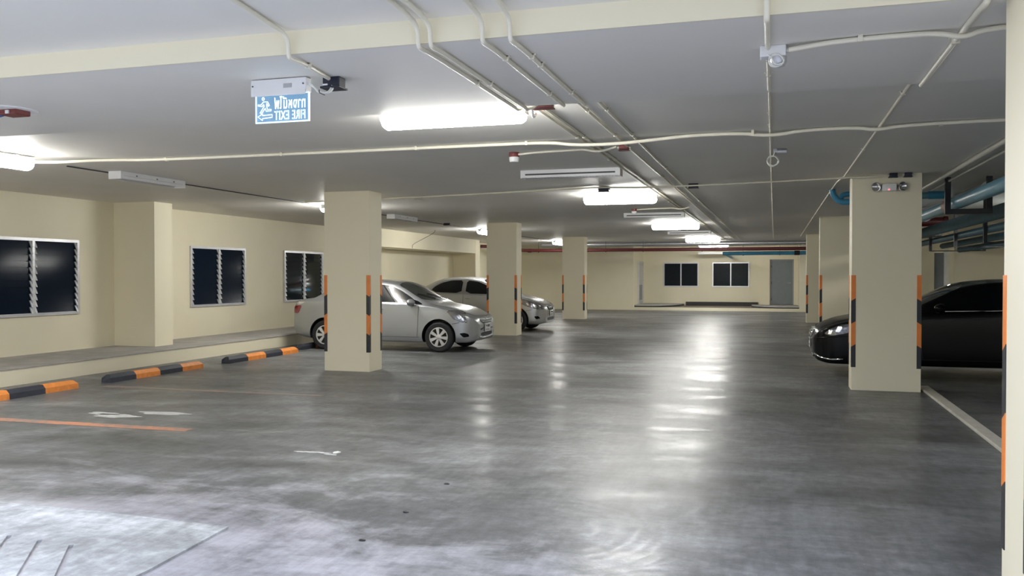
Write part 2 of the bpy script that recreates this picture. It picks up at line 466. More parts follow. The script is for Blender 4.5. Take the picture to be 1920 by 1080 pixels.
# windows
def louvre_window(name, y0, y1, label, tilt=0.008, glass=None):
    r = thing(name, (XL, (y0+y1)/2, WZ0), label, 'window', kind='structure')
    f = MB(); t = 0.05; x0, x1 = XL - 0.06, XL + 0.035
    ym = (y0 + y1)/2
    f.box((x0, y0, WZ0), (x1, y0 + t, WZ1)).box((x0, y1 - t, WZ0), (x1, y1, WZ1))
    f.box((x0, y0 + t, WZ0), (x1, y1 - t, WZ0 + t)).box((x0, y0 + t, WZ1 - t), (x1, y1 - t, WZ1))
    f.box((x0, ym - t/2, WZ0 + t), (x1, ym + t/2, WZ1 - t))
    f.build('window_frame', M['alu'], r)
    g = MB(); k = MB()
    n = 11; z0 = WZ0 + t; h = (WZ1 - WZ0 - 2*t)/n
    for a, c in ((y0 + t, ym - t/2), (ym + t/2, y1 - t)):
        for i in range(n):
            zb, zt = z0 + i*h - 0.004, z0 + (i+1)*h + 0.012
            xb, xt = XL + tilt, XL - tilt
            p = [(xb, a, zb), (xb, c, zb), (xt, c, zt), (xt, a, zt)]
            q = [(x - 0.005, y, z - 0.001) for x, y, z in p]
            g.add(p + q, [(0,1,2,3), (7,6,5,4), (0,4,5,1), (1,5,6,2), (2,6,7,3), (3,7,4,0)])
            for e in (a, c):
                d = 0.036
                yy0, yy1 = (e, e + d) if e == a else (e - d, e)
                pp = [(xb + 0.045, yy0, zb), (xb + 0.045, yy1, zb), (xt + 0.010, yy1, zt - 0.01), (xt + 0.010, yy0, zt - 0.01)]
                qq = [(x - 0.016, y, z) for x, y, z in pp]
                k.add(pp + qq, [(0,1,2,3), (7,6,5,4), (0,4,5,1), (1,5,6,2), (2,6,7,3), (3,7,4,0)])
    g.build('louvre_panes', glass or M['glass_muted'], r)
    k.build('louvre_clips', M['alu'], r)
    bk = MB().box((XL - 0.19, y0, WZ0), (XL - 0.17, y1, WZ1)); bk.build('backing_screen', M['black_step_and_shadow'], r)
louvre_window('window_1', *WIN[0], 'louvred dark glass window nearest the camera on the left wall, before the pilaster')
louvre_window('window_2', *WIN[1], 'louvred dark glass window just beyond the wall pilaster, above the wheel stops')
louvre_window('window_3', *WIN[2], 'louvred dark glass window behind the tail of the bluish silver sedan', 0.005, M['glass_dark'])

def lobby_window(name, x0, x1, label):
    r = thing(name, ((x0+x1)/2, 42.0, 1.0), label, 'window', kind='structure')
    f = MB(); t = 0.05; y0, y1 = 41.96, 42.05; z0, z1 = 1.0, 2.15; xm = (x0+x1)/2
    f.box((x0, y0, z0), (x0 + t, y1, z1)).box((x1 - t, y0, z0), (x1, y1, z1)).box((x0 + t, y0, z0), (x1 - t, y1, z0 + t))
    f.box((x0 + t, y0, z1 - t), (x1 - t, y1, z1)).box((xm - t/2, y0, z0 + t), (xm + t/2, y1, z1 - t))
    f.build('window_frame', M['alu'], r)
    MB().box((x0 + t, 42.0, z0 + t), (xm - t/2, 42.02, z1 - t)).box((xm + t/2, 42.0, z0 + t), (x1 - t, 42.02, z1 - t)).build('window_panes', M['glass_lobby'], r)
lobby_window('window_4', *LW[0], 'two-pane dark window in the lobby wall nearer the narrow glazed door')
lobby_window('window_5', *LW[1], 'two-pane dark window in the lobby wall nearer the grey metal door')

r = thing('door_1', (0.32, 41.75, 0.2), 'plain grey metal door in the far lobby wall', 'door', kind='structure')
MB().box((-0.2, 41.68, 0.2), (-0.14, 41.8, 2.27)).box((0.78, 41.68, 0.2), (0.84, 41.8, 2.27)).box((-0.14, 41.68, 2.21), (0.78, 41.8, 2.27)).build('door_frame', M['door_frame'], r)
leaf = MB().box((-0.14, 41.72, 0.21), (0.78, 41.76, 2.21)).build('door_leaf', M['door_grey'], r)
MB().cyl((0.70, 41.72, 1.2), (0.70, 41.66, 1.2), 0.02).tube([(0.70, 41.66, 1.2), (0.56, 41.66, 1.2)], 0.012).build('door_handle', M['chrome'], leaf)
b = MB()
for z in (0.45, 1.2, 1.95): b.box((-0.15, 41.70, z - 0.06), (-0.12, 41.72, z + 0.06))
b.build('hinge', M['black_steel'], leaf)
r = thing('door_2', (-6.02, 40.7, 0.22), 'narrow grey glazed door on the left side wall of the lobby', 'door', kind='structure')
MB().box((-6.02, 40.2, 0.22), (-5.95, 40.3, 2.2)).box((-6.02, 41.5, 0.22), (-5.95, 41.6, 2.2)).box((-6.02, 40.3, 2.1), (-5.95, 41.5, 2.2)).build('door_frame', M['alu'], r)
lf = MB().box((-6.02, 40.3, 0.22), (-5.98, 41.5, 2.1)).build('door_leaf', M['alu'], r)
MB().box((-5.985, 40.5, 0.4), (-5.972, 40.8, 1.1)).box((-5.985, 41.0, 0.4), (-5.972, 41.3, 1.1)).build('door_glass', M['door_grey'], lf)
r = thing('door_3', (4.28, 25.75, 0), 'dark grey door half seen above the roof of the black car', 'door', kind='structure')
MB().box((4.10, 25.74, 0), (4.34, 25.80, 2.15)).build('door_leaf', M['door_grey'], r)
MB().box((4.34, 25.66, 0), (4.46, 25.80, 2.22)).build('door_frame', M['white_panel'], r)

# columns with striped corner guards
def column(x0, y0, label, corners=((0, 0), (1, 0), (1, 1), (0, 1)), x1=None):
    w, d = (0.80, 0.46) if x0 < 0 else (0.86, 0.42)
    x1 = x0 + w; y1 = y0 + d
    r = thing('column', ((x0+x1)/2, (y0+y1)/2, 0), label, 'column', kind='structure')
    MB().box((x0, y0, 0), (x1, y1, CEIL + 0.02 if y0 > 5 else 2.925), 0, 0.0).build('shaft', M['cream_col'], r)
    zz = [0.31, 0.62, 0.93, 1.24, 1.55]; g = 0.052; th = 0.004; dip = 0.035
    for cx, cy in corners:
        X = x1 if cx else x0; Y = y1 if cy else y0
        sx = 1 if cx else -1; sy = 1 if cy else -1
        m = MB()
        for i in range(4):
            lo, hi = zz[i], zz[i+1]
            lc = lo - (dip if i > 0 else 0); hc = hi - (dip if i < 3 else 0)
            mi = i % 2  # 0 black at the bottom, 1 orange
            # leg on the y face and leg on the x face
            for (A, B) in (((X - sx*g, Y), (X, Y)), ((X, Y - sy*g), (X, Y))):
                if A[1] == B[1]: off = Vector((0, sy*th, 0)); o2 = Vector((sx*th, sy*th, 0))
                else: off = Vector((sx*th, 0, 0)); o2 = Vector((sx*th, sy*th, 0))
                a, c = Vector((A[0], A[1], 0)), Vector((B[0], B[1], 0))
                Z = lambda z: Vector((0, 0, z))
                p = [a + Z(lo), c + Z(lc), c + Z(hc), a + Z(hi), a + off + Z(lo), c + o2 + Z(lc), c + o2 + Z(hc), a + off + Z(hi)]
                m.add(p, [(0,1,2,3), (7,6,5,4), (0,4,5,1), (1,5,6,2), (2,6,7,3), (3,7,4,0)], mi)
        m.build('corner_guard', [M['black'], M['orange']], r)
for x, y, l in ((-7.01, 12.75, 'cream column with striped corners hiding the doors of the bluish silver sedan'),
                (-7.13, 21.5, 'cream column with striped corners between the two silver sedans'),
                (-7.20, 30.2, 'cream column with striped corners standing beyond the second silver sedan'),
                (1.0, 4.03, 'daylit white-looking column with striped corners at the edge of the entrance'),
                (1.0, 12.62, 'cream column with striped corners and emergency lamp, hiding the bonnet of the black sedan'),
                (1.0, 21.3, 'cream column with striped corners just past the nose of the black sedan'),
                (1.0, 30.1, 'cream column with striped corners furthest down the right side')):
    column(x, y, l)

# small kerb between the right columns
b = MB().box((1.90, 4.5, 0), (2.03, 13.1, 0.035), 0, 0.008); struct('trim_kerb', b, simple('kerb_paint', (0.62, 0.60, 0.52), 0.6, var=0.1), 'narrow pale kerb strip on the floor leading to the emergency lamp column', 'kerb')

# ramp slab with cut grooves
s = MB().prism([(-9.0, 1.2), (-3.12, 1.2), (-3.12, 3.8), (-3.19, 4.6), (-4.2, 4.66), (-9.0, 4.70)], -0.05, 0.014)
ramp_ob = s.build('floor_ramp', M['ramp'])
tag(ramp_ob, 'pale daylit ramp slab with cut anti-slip grooves at the garage mouth', 'ramp', kind='structure')
cut = MB()
for i in range(14):
    x = -3.83 - i*0.245; y = 4.03 + i*0.022
    d = Vector((0.40, -0.54, 0)).normalized(); n = Vector((d.y, -d.x, 0))*0.012
    p0 = Vector((x, y, 0)); p1 = p0 + d*1.9
    cut.add([p0-n+Vector((0,0,-0.004)), p1-n+Vector((0,0,-0.004)), p1+n+Vector((0,0,-0.004)), p0+n+Vector((0,0,-0.004)),
             p0-n*1.3+Vector((0,0,0.06)), p1-n*1.3+Vector((0,0,0.06)), p1+n*1.3+Vector((0,0,0.06)), p0+n*1.3+Vector((0,0,0.06))],
            [(3,2,1,0),(4,5,6,7),(0,1,5,4),(1,2,6,5),(2,3,7,6),(3,0,4,7)])
cob = cut.build('groove_cutter', M['ramp'])
def bool_apply(ob, cutter, keep_mats=False):
    md = ob.modifiers.new('cut', 'BOOLEAN'); md.operation = 'DIFFERENCE'; md.object = cutter; md.solver = 'EXACT'
    md.material_mode = 'TRANSFER' if keep_mats else 'INDEX'
    dg = bpy.context.evaluated_depsgraph_get(); dg.update()
    me = bpy.data.meshes.new_from_object(ob.evaluated_get(dg))
    ob.modifiers.clear(); old = ob.data; ob.data = me
    nm = old.name; bpy.data.meshes.remove(old); me.name = nm
    cm = cutter.data; bpy.data.objects.remove(cutter); bpy.data.meshes.remove(cm)
bool_apply(ramp_ob, cob)

# floor markings
def marking(x0, x1, y0, y1, mat, label, dy=0.0):
    b = MB()
    n = 8; v = []; f = []
    for i in range(n+1):
        t = i/n; x = x0 + (x1-x0)*t; o = dy*t
        v += [(x, y0+o, 0.001), (x, y1+o, 0.001), (x, y1+o, 0.0025), (x, y0+o, 0.0025)]
    for i in range(n):
        a = i*4; c = a+4
        f += [(a+3, c+3, c+2, a+2), (a, a+1, c+1, c), (a, c, c+3, a+3), (a+1, a+2, c+2, c+1)]
    f += [(0, 3, 2, 1), (n*4, n*4+1, n*4+2, n*4+3)]
    b.add(v, f)
    tag(b.build('floor_marking', mat), label, 'floor line', kind='structure')
marking(-8.95, -5.6, 7.31, 7.47, M['line'], 'orange painted bay line nearest the ramp slab', 0.04)
marking(-8.95, -5.55, 9.97, 10.11, M['line_faint'], 'faded orange bay line from the middle wheel stop')
marking(-4.9, -3.4, 17.1, 17.3, M['line_faint'], 'faint worn orange floor stain before the silver sedans')

def smear(name, pts, mat, label):
    b = MB().prism(pts, 0.0008, 0.003)
    tag(b.build(name, mat), label, 'floor stain', kind='structure')
def blob(cx, cy, rx, ry, seed):
    rr = random.Random(seed)
    ph = [rr.uniform(0, 6.28) for _ in range(4)]
    return [(cx + rx*math.cos(a)*(1 + 0.18*math.sin(3*a+ph[0]) + 0.1*math.sin(7*a+ph[1])), cy + ry*math.sin(a)*(1 + 0.15*math.sin(2*a+ph[2]) + 0.1*math.sin(5*a+ph[3]))) for a in [2*PI*i/40 for i in range(40)]]
smear('floor_stain', blob(-6.95, 7.95, 0.28, 0.10, 1), M['plaster'], 'pale plaster patch on the floor, the one furthest from the wheel stops')
smear('floor_stain', blob(-6.55, 8.25, 0.30, 0.10, 2), M['plaster'], 'pale plaster patch on the floor beyond the nearest bay line')
smear('floor_stain', blob(-7.2, 8.05, 0.2, 0.08, 3), M['plaster'], 'small pale plaster patch beside the orange bay line')

# drips of white plaster on the floor
b = MB()
rr = random.Random(5)
x, y = -3.98, 6.80
for k in range(5):
    b.prism(blob(x + 0.08*k, y + 0.012*k*math.sin(k), 0.055, 0.012, 20+k), 0.0008, 0.003)
b.prism(blob(-3.66, 6.86, 0.03, 0.05, 31), 0.0008, 0.003)
tag(b.build('floor_stain', M['plaster_w']), 'thin white plaster splash on the floor of the aisle', 'floor stain', kind='structure')

# ------------------------------------------------------------------ wheel stops
def wheel_stop(y0, y1, x, label):
    r = thing('wheel_stop', (x, (y0+y1)/2, 0), label, 'wheel stop', 'striped wheel stops along the left ledge')
    L = (y1 - y0)/4; w, h = 0.16, 0.115
    for i in range(4):
        m = MB()
        a, c = y0 + i*L, y0 + (i+1)*L
        ea = 0.05 if i == 0 else 0.0; ec = 0.05 if i == 3 else 0.0
        prof = [(0, 0), (w, 0), (w - 0.005, h*0.6), (w - 0.05, h), (0.05, h), (0.005, h*0.6)]
        def ring(y, e):
            k = 1.0
            return [(x - w + px, y + (e if pz > h*0.7 else 0.0), pz) for px, pz in prof]
        v = ring(a, ea) + ring(c, -ec); n = 6
        m.add(v, [tuple(range(n-1, -1, -1)), tuple(range(n, 2*n))] + [(k, (k+1) % n, n+(k+1) % n, n+k) for k in range(n)])
        m.build('stripe_block', M['stop_black'] if i % 2 == 0 else M['stop_orange'], r)
wheel_stop(7.5, 9.76, -9.13, 'orange and black concrete wheel stop nearest the camera beside the ledge')
wheel_stop(10.36, 12.5, -9.13, 'orange and black concrete wheel stop in the empty bay below the pilaster')
wheel_stop(13.22, 15.54, -9.13, 'orange and black concrete wheel stop just short of the bluish silver sedan')
wheel_stop(16.1, 18.3, -9.36, 'orange and black concrete wheel stop under the tail of the bluish silver sedan')

# ------------------------------------------------------------------ cars
def pchip(tab):
    xs = [p[0] for p in tab]; ys = [p[1] for p in tab]; n = len(xs)
    d = [(ys[i+1]-ys[i])/(xs[i+1]-xs[i]) for i in range(n-1)]
    m = [d[0]] + [0 if d[i-1]*d[i] <= 0 else 2*d[i-1]*d[i]/(d[i-1]+d[i]) for i in range(1, n-1)] + [d[-1]]
    def f(x):
        if x <= xs[0]: return ys[0]
        if x >= xs[-1]: return ys[-1]
        i = 0
        while x > xs[i+1]: i += 1
        h = xs[i+1]-xs[i]; t = (x-xs[i])/h
        return (2*t**3-3*t**2+1)*ys[i] + (t**3-2*t**2+t)*h*m[i] + (-2*t**3+3*t**2)*ys[i+1] + (t**3-t**2)*h*m[i+1]
    return f

def crom(P, sub):
    out = []
    n = len(P)
    for i in range(n-1):
        p0 = P[i-1] if i > 0 else P[i]*2 - P[i+1]
        p1, p2 = P[i], P[i+1]
        p3 = P[i+2] if i+2 < n else P[i+1]*2 - P[i]
        for k in range(sub):
            t = k/sub
            out.append(0.5*((2*p1) + (p2-p0)*t + (2*p0-5*p1+4*p2-p3)*t*t + (3*p1-p0-3*p2+p3)*t**3))
    out.append(P[-1])
    return out

def car(name, label, spec, loc, rotz):
    S = spec; L = S['L']
    F = {k: pchip(S[k]) for k in ('zt', 'zb', 'W', 'belt', 'wr', 'zr')}
    st = [0, .006, .018, .04, .07, .11, .16, .22, .30, .38, .47, .57, .68, .8, .92, 1.04]
    x = 1.1
    while x < L - 0.62: st.append(x); x += 0.07
    st += [L - q for q in (.55, .46, .38, .30, .22, .15, .10, .06, .03, .012, .004, 0)]
    def half(s):
        zt, zb, W, be, wr, dz = (F[k](s) for k in ('zt', 'zb', 'W', 'belt', 'wr', 'zr'))
        wr = min(wr, W*0.90)
        zm = zb + 0.42*(be - zb)
        zr = zt - dz
        wb = W*0.955
        g = max(0.0, min(1.0, (zr - be)/0.35))
        P = [Vector((0, 0, zb)), Vector((0, W*0.55, zb)), Vector((0, W*0.90, zb + 0.005)), Vector((0, W*0.975, zb + 0.06)), Vector((0, W*0.997, zb + 0.16*(be-zb)/0.75)),
             Vector((0, W, zm)), Vector((0, W*0.995, zb + 0.74*(be-zb))), Vector((0, W*0.978, be - 0.03)), Vector((0, wb, be)),
             Vector((0, wb + (wr-wb)*0.5 + 0.012*g, be + (zr-be)*0.52)),
             Vector((0, wr, zr)), Vector((0, wr*0.86, zr + dz*0.5)), Vector((0, wr*0.5, zr + dz*0.86)), Vector((0, 0, zt))]
        return crom(P, 3)
    wk = S.get('warp', [(0, 0), (L, L)])
    def wp(a):
        if a <= wk[0][0]: return wk[0][1] + (a - wk[0][0])
        for (a0, b0), (a1, b1) in zip(wk, wk[1:]):
            if a <= a1: return b0 + (b1-b0)*(a-a0)/(a1-a0)
        return wk[-1][1] + (a - wk[-1][0])
    V = []; n = None; fs = []
    for s in st:
        h = half(s)
        ring = [(-wp(s), p.y, p.z) for p in h] + [(-wp(s), -p.y, p.z) for p in reversed(h[1:-1])]
        n = len(ring); V += ring
    m = MB()
    for i in range(len(st)-1):
        for k in range(n):
            fs.append((i*n+k, i*n+(k+1) % n, (i+1)*n+(k+1) % n, (i+1)*n+k))
    base = len(V)
    for q, sgn in ((0, 0), (len(st)-1, 1)):
        pts = [Vector(V[q*n+k]) for k in range(n)]
        c = sum(pts, Vector())/n
        V.append(c)
        for k in range(n):
            fs.append((base+sgn, q*n+(k+1) % n, q*n+k) if sgn == 0 else (base+sgn, q*n+k, q*n+(k+1) % n))
    m.add(V, fs)
    bv = BVHTree.FromPolygons([Vector(p) for p in V], fs)
    root = thing(name, (0, 0, 0), label, 'car')
    body = m.build('body', [S['paint'], M['trim_black']], root, smooth=55)
    fa, ra, R, tw = wp(S['fa']), wp(S['ra']), S['R'], S['tw']
    cutm = MB()
    for ax in (fa, ra):
        for sg in (-1, 1):
            yo = sg*(S['hw'] + 0.1); yi = sg*(S['hw'] - 0.30)
            cutm.cyl((-ax, yi, R + 0.01), (-ax, yo, R + 0.01), R + 0.052, 48)
    cu = cutm.build('cutter', M['trim_black'])
    bool_apply(body, cu, True)
    for p in body.data.polygons: p.use_smooth = True
    body.data.set_sharp_from_angle(angle=math.radians(48))

    def hit(o, d):
        r = bv.ray_cast(Vector(o), Vector(d))
        return (r[0], r[1]) if r[0] is not None else (None, None)
    def project(u, v, mode, side):
        if mode in ('side', 'top'): u = -wp(-u)
        if mode == 'side': o = (u, side*3.0, v); d = (0, -side, 0)      # u = x, v = z
        elif mode == 'front': o = (2.0, u, v); d = (-1, 0, 0)            # u = y
        elif mode == 'rear': o = (-L - 2.0, u, v); d = (1, 0, 0)
        elif mode == 'top': o = (u, v, 3.0); d = (0, 0, -1)              # u = x, v = y
        else:                                                            # 'diag': 45 degrees to the nose
            k = math.sqrt(.5); t = Vector((k, -side*k, 0)); o = Vector((0.0, 0, v)) + t*u + Vector((k*3, side*k*3, 0)); d = Vector((-k, -side*k, 0))
        p, nn = hit(o, d)
        if p is None: return None
        if nn.dot(Vector(d)) > 0: nn = -nn
        return p, nn
    def patch(pn, poly, mode, mat, side=1, off=0.005, depth=0.02, rings=5, res=5, parent=None, roundit=1):
        pts = [Vector((a, c)) for a, c in poly]
        for _ in range(roundit):
            q = []
            for i in range(len(pts)):
                a, c = pts[i], pts[(i+1) % len(pts)]
                q += [a*0.84 + c*0.16, a*0.16 + c*0.84]
            pts = q
        bd = []
        for i in range(len(pts)):
            a, c = pts[i], pts[(i+1) % len(pts)]
            k = max(1, int((c-a).length/0.05))
            bd += [a + (c-a)*(j/k) for j in range(k)]
        ce = sum(bd, Vector((0, 0)))/len(bd); nb = len(bd)
        v = []; f = []
        def put(p, o):
            r = project(p.x, p.y, mode, side)
            if r is None:
                r = (v[-1] if v else Vector((0, 0, 0)), Vector((0, 0, 0)))
            return r[0] + r[1]*o
        for p in bd: v.append(put(p, -depth))
        for k in range(rings):
            t = k/rings
            for p in bd: v.append(put(p + (ce-p)*t, off))
        v.append(put(ce, off))
        for k in range(rings):
            for i in range(nb):
                j = (i+1) % nb
                f.append((k*nb+i, k*nb+j, (k+1)*nb+j, (k+1)*nb+i))
        for i in range(nb): f.append((rings*nb+i, rings*nb+(i+1) % nb, (rings+1)*nb))
        mm = MB(); mm.add(v, f)
        return mm.build(pn, mat, parent or root, smooth=40)
    def line(pn, pts, mode, side=1, r=0.0045, mat=None, parent=None, n=10, off=0.0):
        q = []
        for a, c in zip(pts, pts[1:]):
            for k in range(n): q.append((a[0]+(c[0]-a[0])*k/n, a[1]+(c[1]-a[1])*k/n))
        q.append(pts[-1])
        P = []
        for u, v in q:
            rr_ = project(u, v, mode, side)
            if rr_: P.append(rr_[0] + rr_[1]*off)
        return MB().tube(P, r, 6).build(pn, mat or M['seam'], parent or body, smooth=60)

    for sd in (1, -1):
        for poly in S['side_glass']:
            patch('side_window', [(-a, c) for a, c in poly], 'side', S.get('glass', M['car_glass']), sd, 0.004, 0.01)
        for ln in S['seams']: line('door_seam', [(-a, c) for a, c in ln], 'side', sd)
        for (hx, hz) in S['handles']:
            r_ = project(-hx, hz, 'side', sd)
            p = r_[0]; q = r_[1]
            MB().tube([p + q*0.0, p + q*0.03 + Vector((-0.03, 0, 0)), p + q*0.03 + Vector((-0.15, 0, 0.004)), p + Vector((-0.18, 0, 0.004))], 0.012, 8).build('door_handle', S['handle_mat'], root, smooth=60)
        cu_ = sum(a for a, c in S['hl'])/len(S['hl']); cv_ = sum(c for a, c in S['hl'])/len(S['hl'])
        patch('headlamp_bezel', [(cu_ + (a-cu_)*1.05 , cv_ + (c-cv_)*1.09) for a, c in S['hl']], S['hl_mode'], M['hub_dark'], sd, 0.002, 0.01, 6)
        patch('headlamp', S['hl'], S['hl_mode'], S['lens'], sd, 0.006, 0.005, 8)
        for nm_, md_, ln_, r_l, mt_ in S.get('extra', []): line(nm_, ln_, md_, sd, r_l, mt_, root, 10, 0.0)
        if 'hl_in' in S:
            for pol in S['hl_in']: patch('lamp_reflector', pol, S['hl_mode'], M['chrome'], sd, 0.009, 0.005, 3)
        if 'indicator' in S: patch('indicator_lamp', S['indicator'], S['hl_mode'], M['amber_lens'], sd, 0.008, 0.01, 3)
        if 'fog' in S: patch('fog_recess', S['fog'], S['fog_mode'], M['car_glass_k'], sd, 0.004, 0.02, 4)
        patch('tail_lamp', S['tail'], S['tail_mode'], M['tail_red'], sd, 0.006, 0.02, 5)
        if 'tail_clear' in S: patch('reverse_lamp', S['tail_clear'], S['tail_mode'], M['amber_lens'], sd, 0.006, 0.02, 4)
        line('sill_seam', [(-S['fa'] - R - 0.12, S['sill']), (-S['ra'] + R + 0.12, S['sill'])], 'side', sd, 0.004)
        if S.get('chrome_belt'):
            line('belt_moulding', [(-a, c) for a, c in S['chrome_belt']], 'side', sd, 0.008, M['chrome'], root, 12, 0.004)
        # mirror
        mx, mz = S['mirror']; mx = wp(mx)
        wy = S['hw']*0.955
        mir = MB()
        P = []; nn = 14
        for i in range(9):
            t = i/8; yy = sd*(wy - 0.02 + 0.03 + 0.20*t)
            sc = math.sin(PI*(0.15 + 0.85*min(1, t*1.0)))**0.5 if 0 < t < 1 else (0.35 if t == 0 else 0.05)
            P.append([( -mx + 0.105*sc*math.cos(2*PI*k/nn)*(1.0 if math.cos(2*PI*k/nn) > 0 else 0.55), yy, mz + 0.072*sc*math.sin(2*PI*k/nn)) for k in range(nn)])
        v = [p for q in P for p in q]; f = []
        for i in range(8):
            for k in range(nn): f.append((i*nn+k, i*nn+(k+1) % nn, (i+1)*nn+(k+1) % nn, (i+1)*nn+k))
        f += [tuple(range(nn)), tuple(8*nn+k for k in range(nn))]
        mir.add(v, f)
        mi_ob = mir.build('door_mirror', S['paint'], root, smooth=50)
        MB().tube([(-mx + 0.03, sd*(wy - 0.09), mz - 0.06), (-mx + 0.02, sd*(wy + 0.07), mz - 0.035)], [0.035, 0.028], 8).build('mirror_stalk', M['trim_black'], mi_ob, smooth=50)
        patch('mirror_triangle', [(-a, c) for a, c in S['tri']], 'side', M['car_glass_k'], sd, 0.006, 0.01, 3)
    ws = S['ws']
    patch('windscreen', ws, 'top', M['windscreen'], 1, 0.004, 0.01, 8)
    patch('rear_screen', S['rs'], 'top', M['car_glass'], 1, 0.004, 0.01, 8)
    for ln in S['hood_seams']: line('bonnet_seam', ln, 'top', 1, 0.004)
    # wipers
    for (a, c) in S['wipers']:
        P = []
        for k in range(9):
            u = a[0] + (c[0]-a[0])*k/8; vv = a[1] + (c[1]-a[1])*k/8
            r_ = project(u, vv, 'top', 1); P.append(r_[0] + r_[1]*0.016)
        MB().tube(P, 0.008, 6).build('wiper', M['trim_black'], root, smooth=60)
    # front fascia
    gr = patch('grille', S['grille'], 'front', M['trim_black'], 1, 0.006, 0.02, 6)
    for gl in S['grille_bars']: line('grille_bar', gl, 'front', 1, 0.010, S['bar_mat'], gr, 8, 0.012)
    ez = S['emblem'][1]
    r_ = project(0.0, ez, 'front', 1); p = r_[0] + Vector((0.014, 0, 0))
    em = MB()
    er = S['emblem'][0]
    em.tube([p + Vector((0, er*math.cos(a), er*0.68*math.sin(a))) for a in [2*PI*k/24 for k in range(24)]], 0.006, 6, closed=True)
    em.tube([p + Vector((0.002, er*0.36*math.cos(a), er*0.62*math.sin(a))) for a in [2*PI*k/16 for k in range(16)]], 0.005, 6, closed=True)
    em.tube([p + Vector((0.002, er*0.72*math.cos(a), er*0.24*math.sin(a) + er*0.36)) for a in [2*PI*k/16 for k in range(16)]], 0.005, 6, closed=True)
    em.build('emblem', M['chrome'], root, smooth=60)
    patch('lower_intake', S['intake'], 'front', M['trim_black'], 1, 0.004, 0.03, 5)
    if 'lip' in S: line('bumper_lip', S['lip'], 'front', 1, 0.014, S['paint'], root, 12, 0.0)
    # number plate
    zp = S['plate_z']; r_ = project(0, zp, 'front', 1); px = r_[0].x + 0.012
    pl = MB().box((px, -0.17, zp - 0.075), (px + 0.012, 0.17, zp + 0.075), 0, 0.004).build('number_plate', M['plate'], root)
    tx = MB(); rr = random.Random(len(name) + int(L*100))
    for row, zz, hh in ((6, zp + 0.012, 0.05), (5, zp - 0.055, 0.032)):
        for k in range(row):
            y0 = -0.13 + 0.26*k/row
            for _ in range(2):
                a = rr.uniform(0, 0.02); c = zz + rr.uniform(0, hh*0.5)
                tx.box((px + 0.012, y0 + a, c), (px + 0.0135, y0 + a + 0.010, c + hh*0.5))
            tx.box((px + 0.012, y0, zz + hh*rr.choice((0.1, 0.45, 0.85))), (px + 0.0135, y0 + 0.03, zz + hh*rr.choice((0.95, 0.5, 0.9)) + 0.005))
    tx.build('plate_characters', M['trim_black'], pl)
    MB().box((px - 0.04, -0.16, zp - 0.06), (px, 0.16, zp + 0.06)).build('plate_bracket', M['trim_black'], root)
    # wheels
    def wheel():
        w = thing('wheel', (0, 0, 0), None, None)
        Mx = Matrix.Rotation(-PI/2, 4, 'X')   # local z -> +y (outer)
        t2 = tw/2; ri = R*0.655
        MB().lathe([(ri, -t2), (R - 0.03, -t2), (R - 0.008, -t2 + 0.02), (R, -t2 + 0.05), (R, t2 - 0.05), (R - 0.008, t2 - 0.02), (R - 0.035, t2), (ri + 0.01, t2 - 0.004), (ri, t2 - 0.02), (ri, -t2)], 48, 0, Mx, False).build('tyre', M['tyre'], w, smooth=35)
        MB().lathe([(ri, -t2*0.9), (ri, t2 - 0.02), (ri - 0.012, t2 - 0.006), (ri - 0.02, t2 - 0.03), (0.0, t2 - 0.045)], 48, 0, Mx, False).build('wheel_disc', M['hub_dark'], w, smooth=35)
        hb = MB(); ns = S.get('spokes', 7)
        hb.lathe([(ri - 0.002, t2 - 0.03), (ri - 0.001, t2 - 0.004), (ri - 0.018, t2 - 0.002), (ri - 0.024, t2 - 0.014), (ri - 0.002, t2 - 0.03)], 48, 0, Mx, False)
        hb.lathe([(0.062, t2 - 0.03), (0.058, t2 - 0.004), (0.04, t2 + 0.002), (0.0, t2 + 0.003)], 24, 0, Mx)
        for k in range(ns):
            a = 2*PI*k/ns
            Rm = Mx @ Matrix.Rotation(a, 4, 'Z')
            hw0, hw1 = 0.020, S.get('spoke_w', 0.036)
            r0, r1 = 0.045, ri - 0.012
            pl_ = [(r0, -hw0), (r1, -hw1), (r1, hw1), (r0, hw0)]
            hb.prism(pl_, t2 - 0.028, t2 - 0.006, 0, Rm)
        hb.build('hubcap', M['hub'], w, smooth=40)
        return w
    pw = wheel()
    first = True
    for ax in (fa, ra):
        for sg in (1, -1):
            w = pw if first else copy_tree(pw)
            first = False
            w.parent = root
            w.location = (-ax, sg*(S['hw'] - tw/2 - 0.012), R)
            w.rotation_euler = (0, (0.35 if ax == fa else 0.9), 0 if sg > 0 else PI)
    root.location = loc; root.rotation_euler = (0, 0, rotz)
    return root

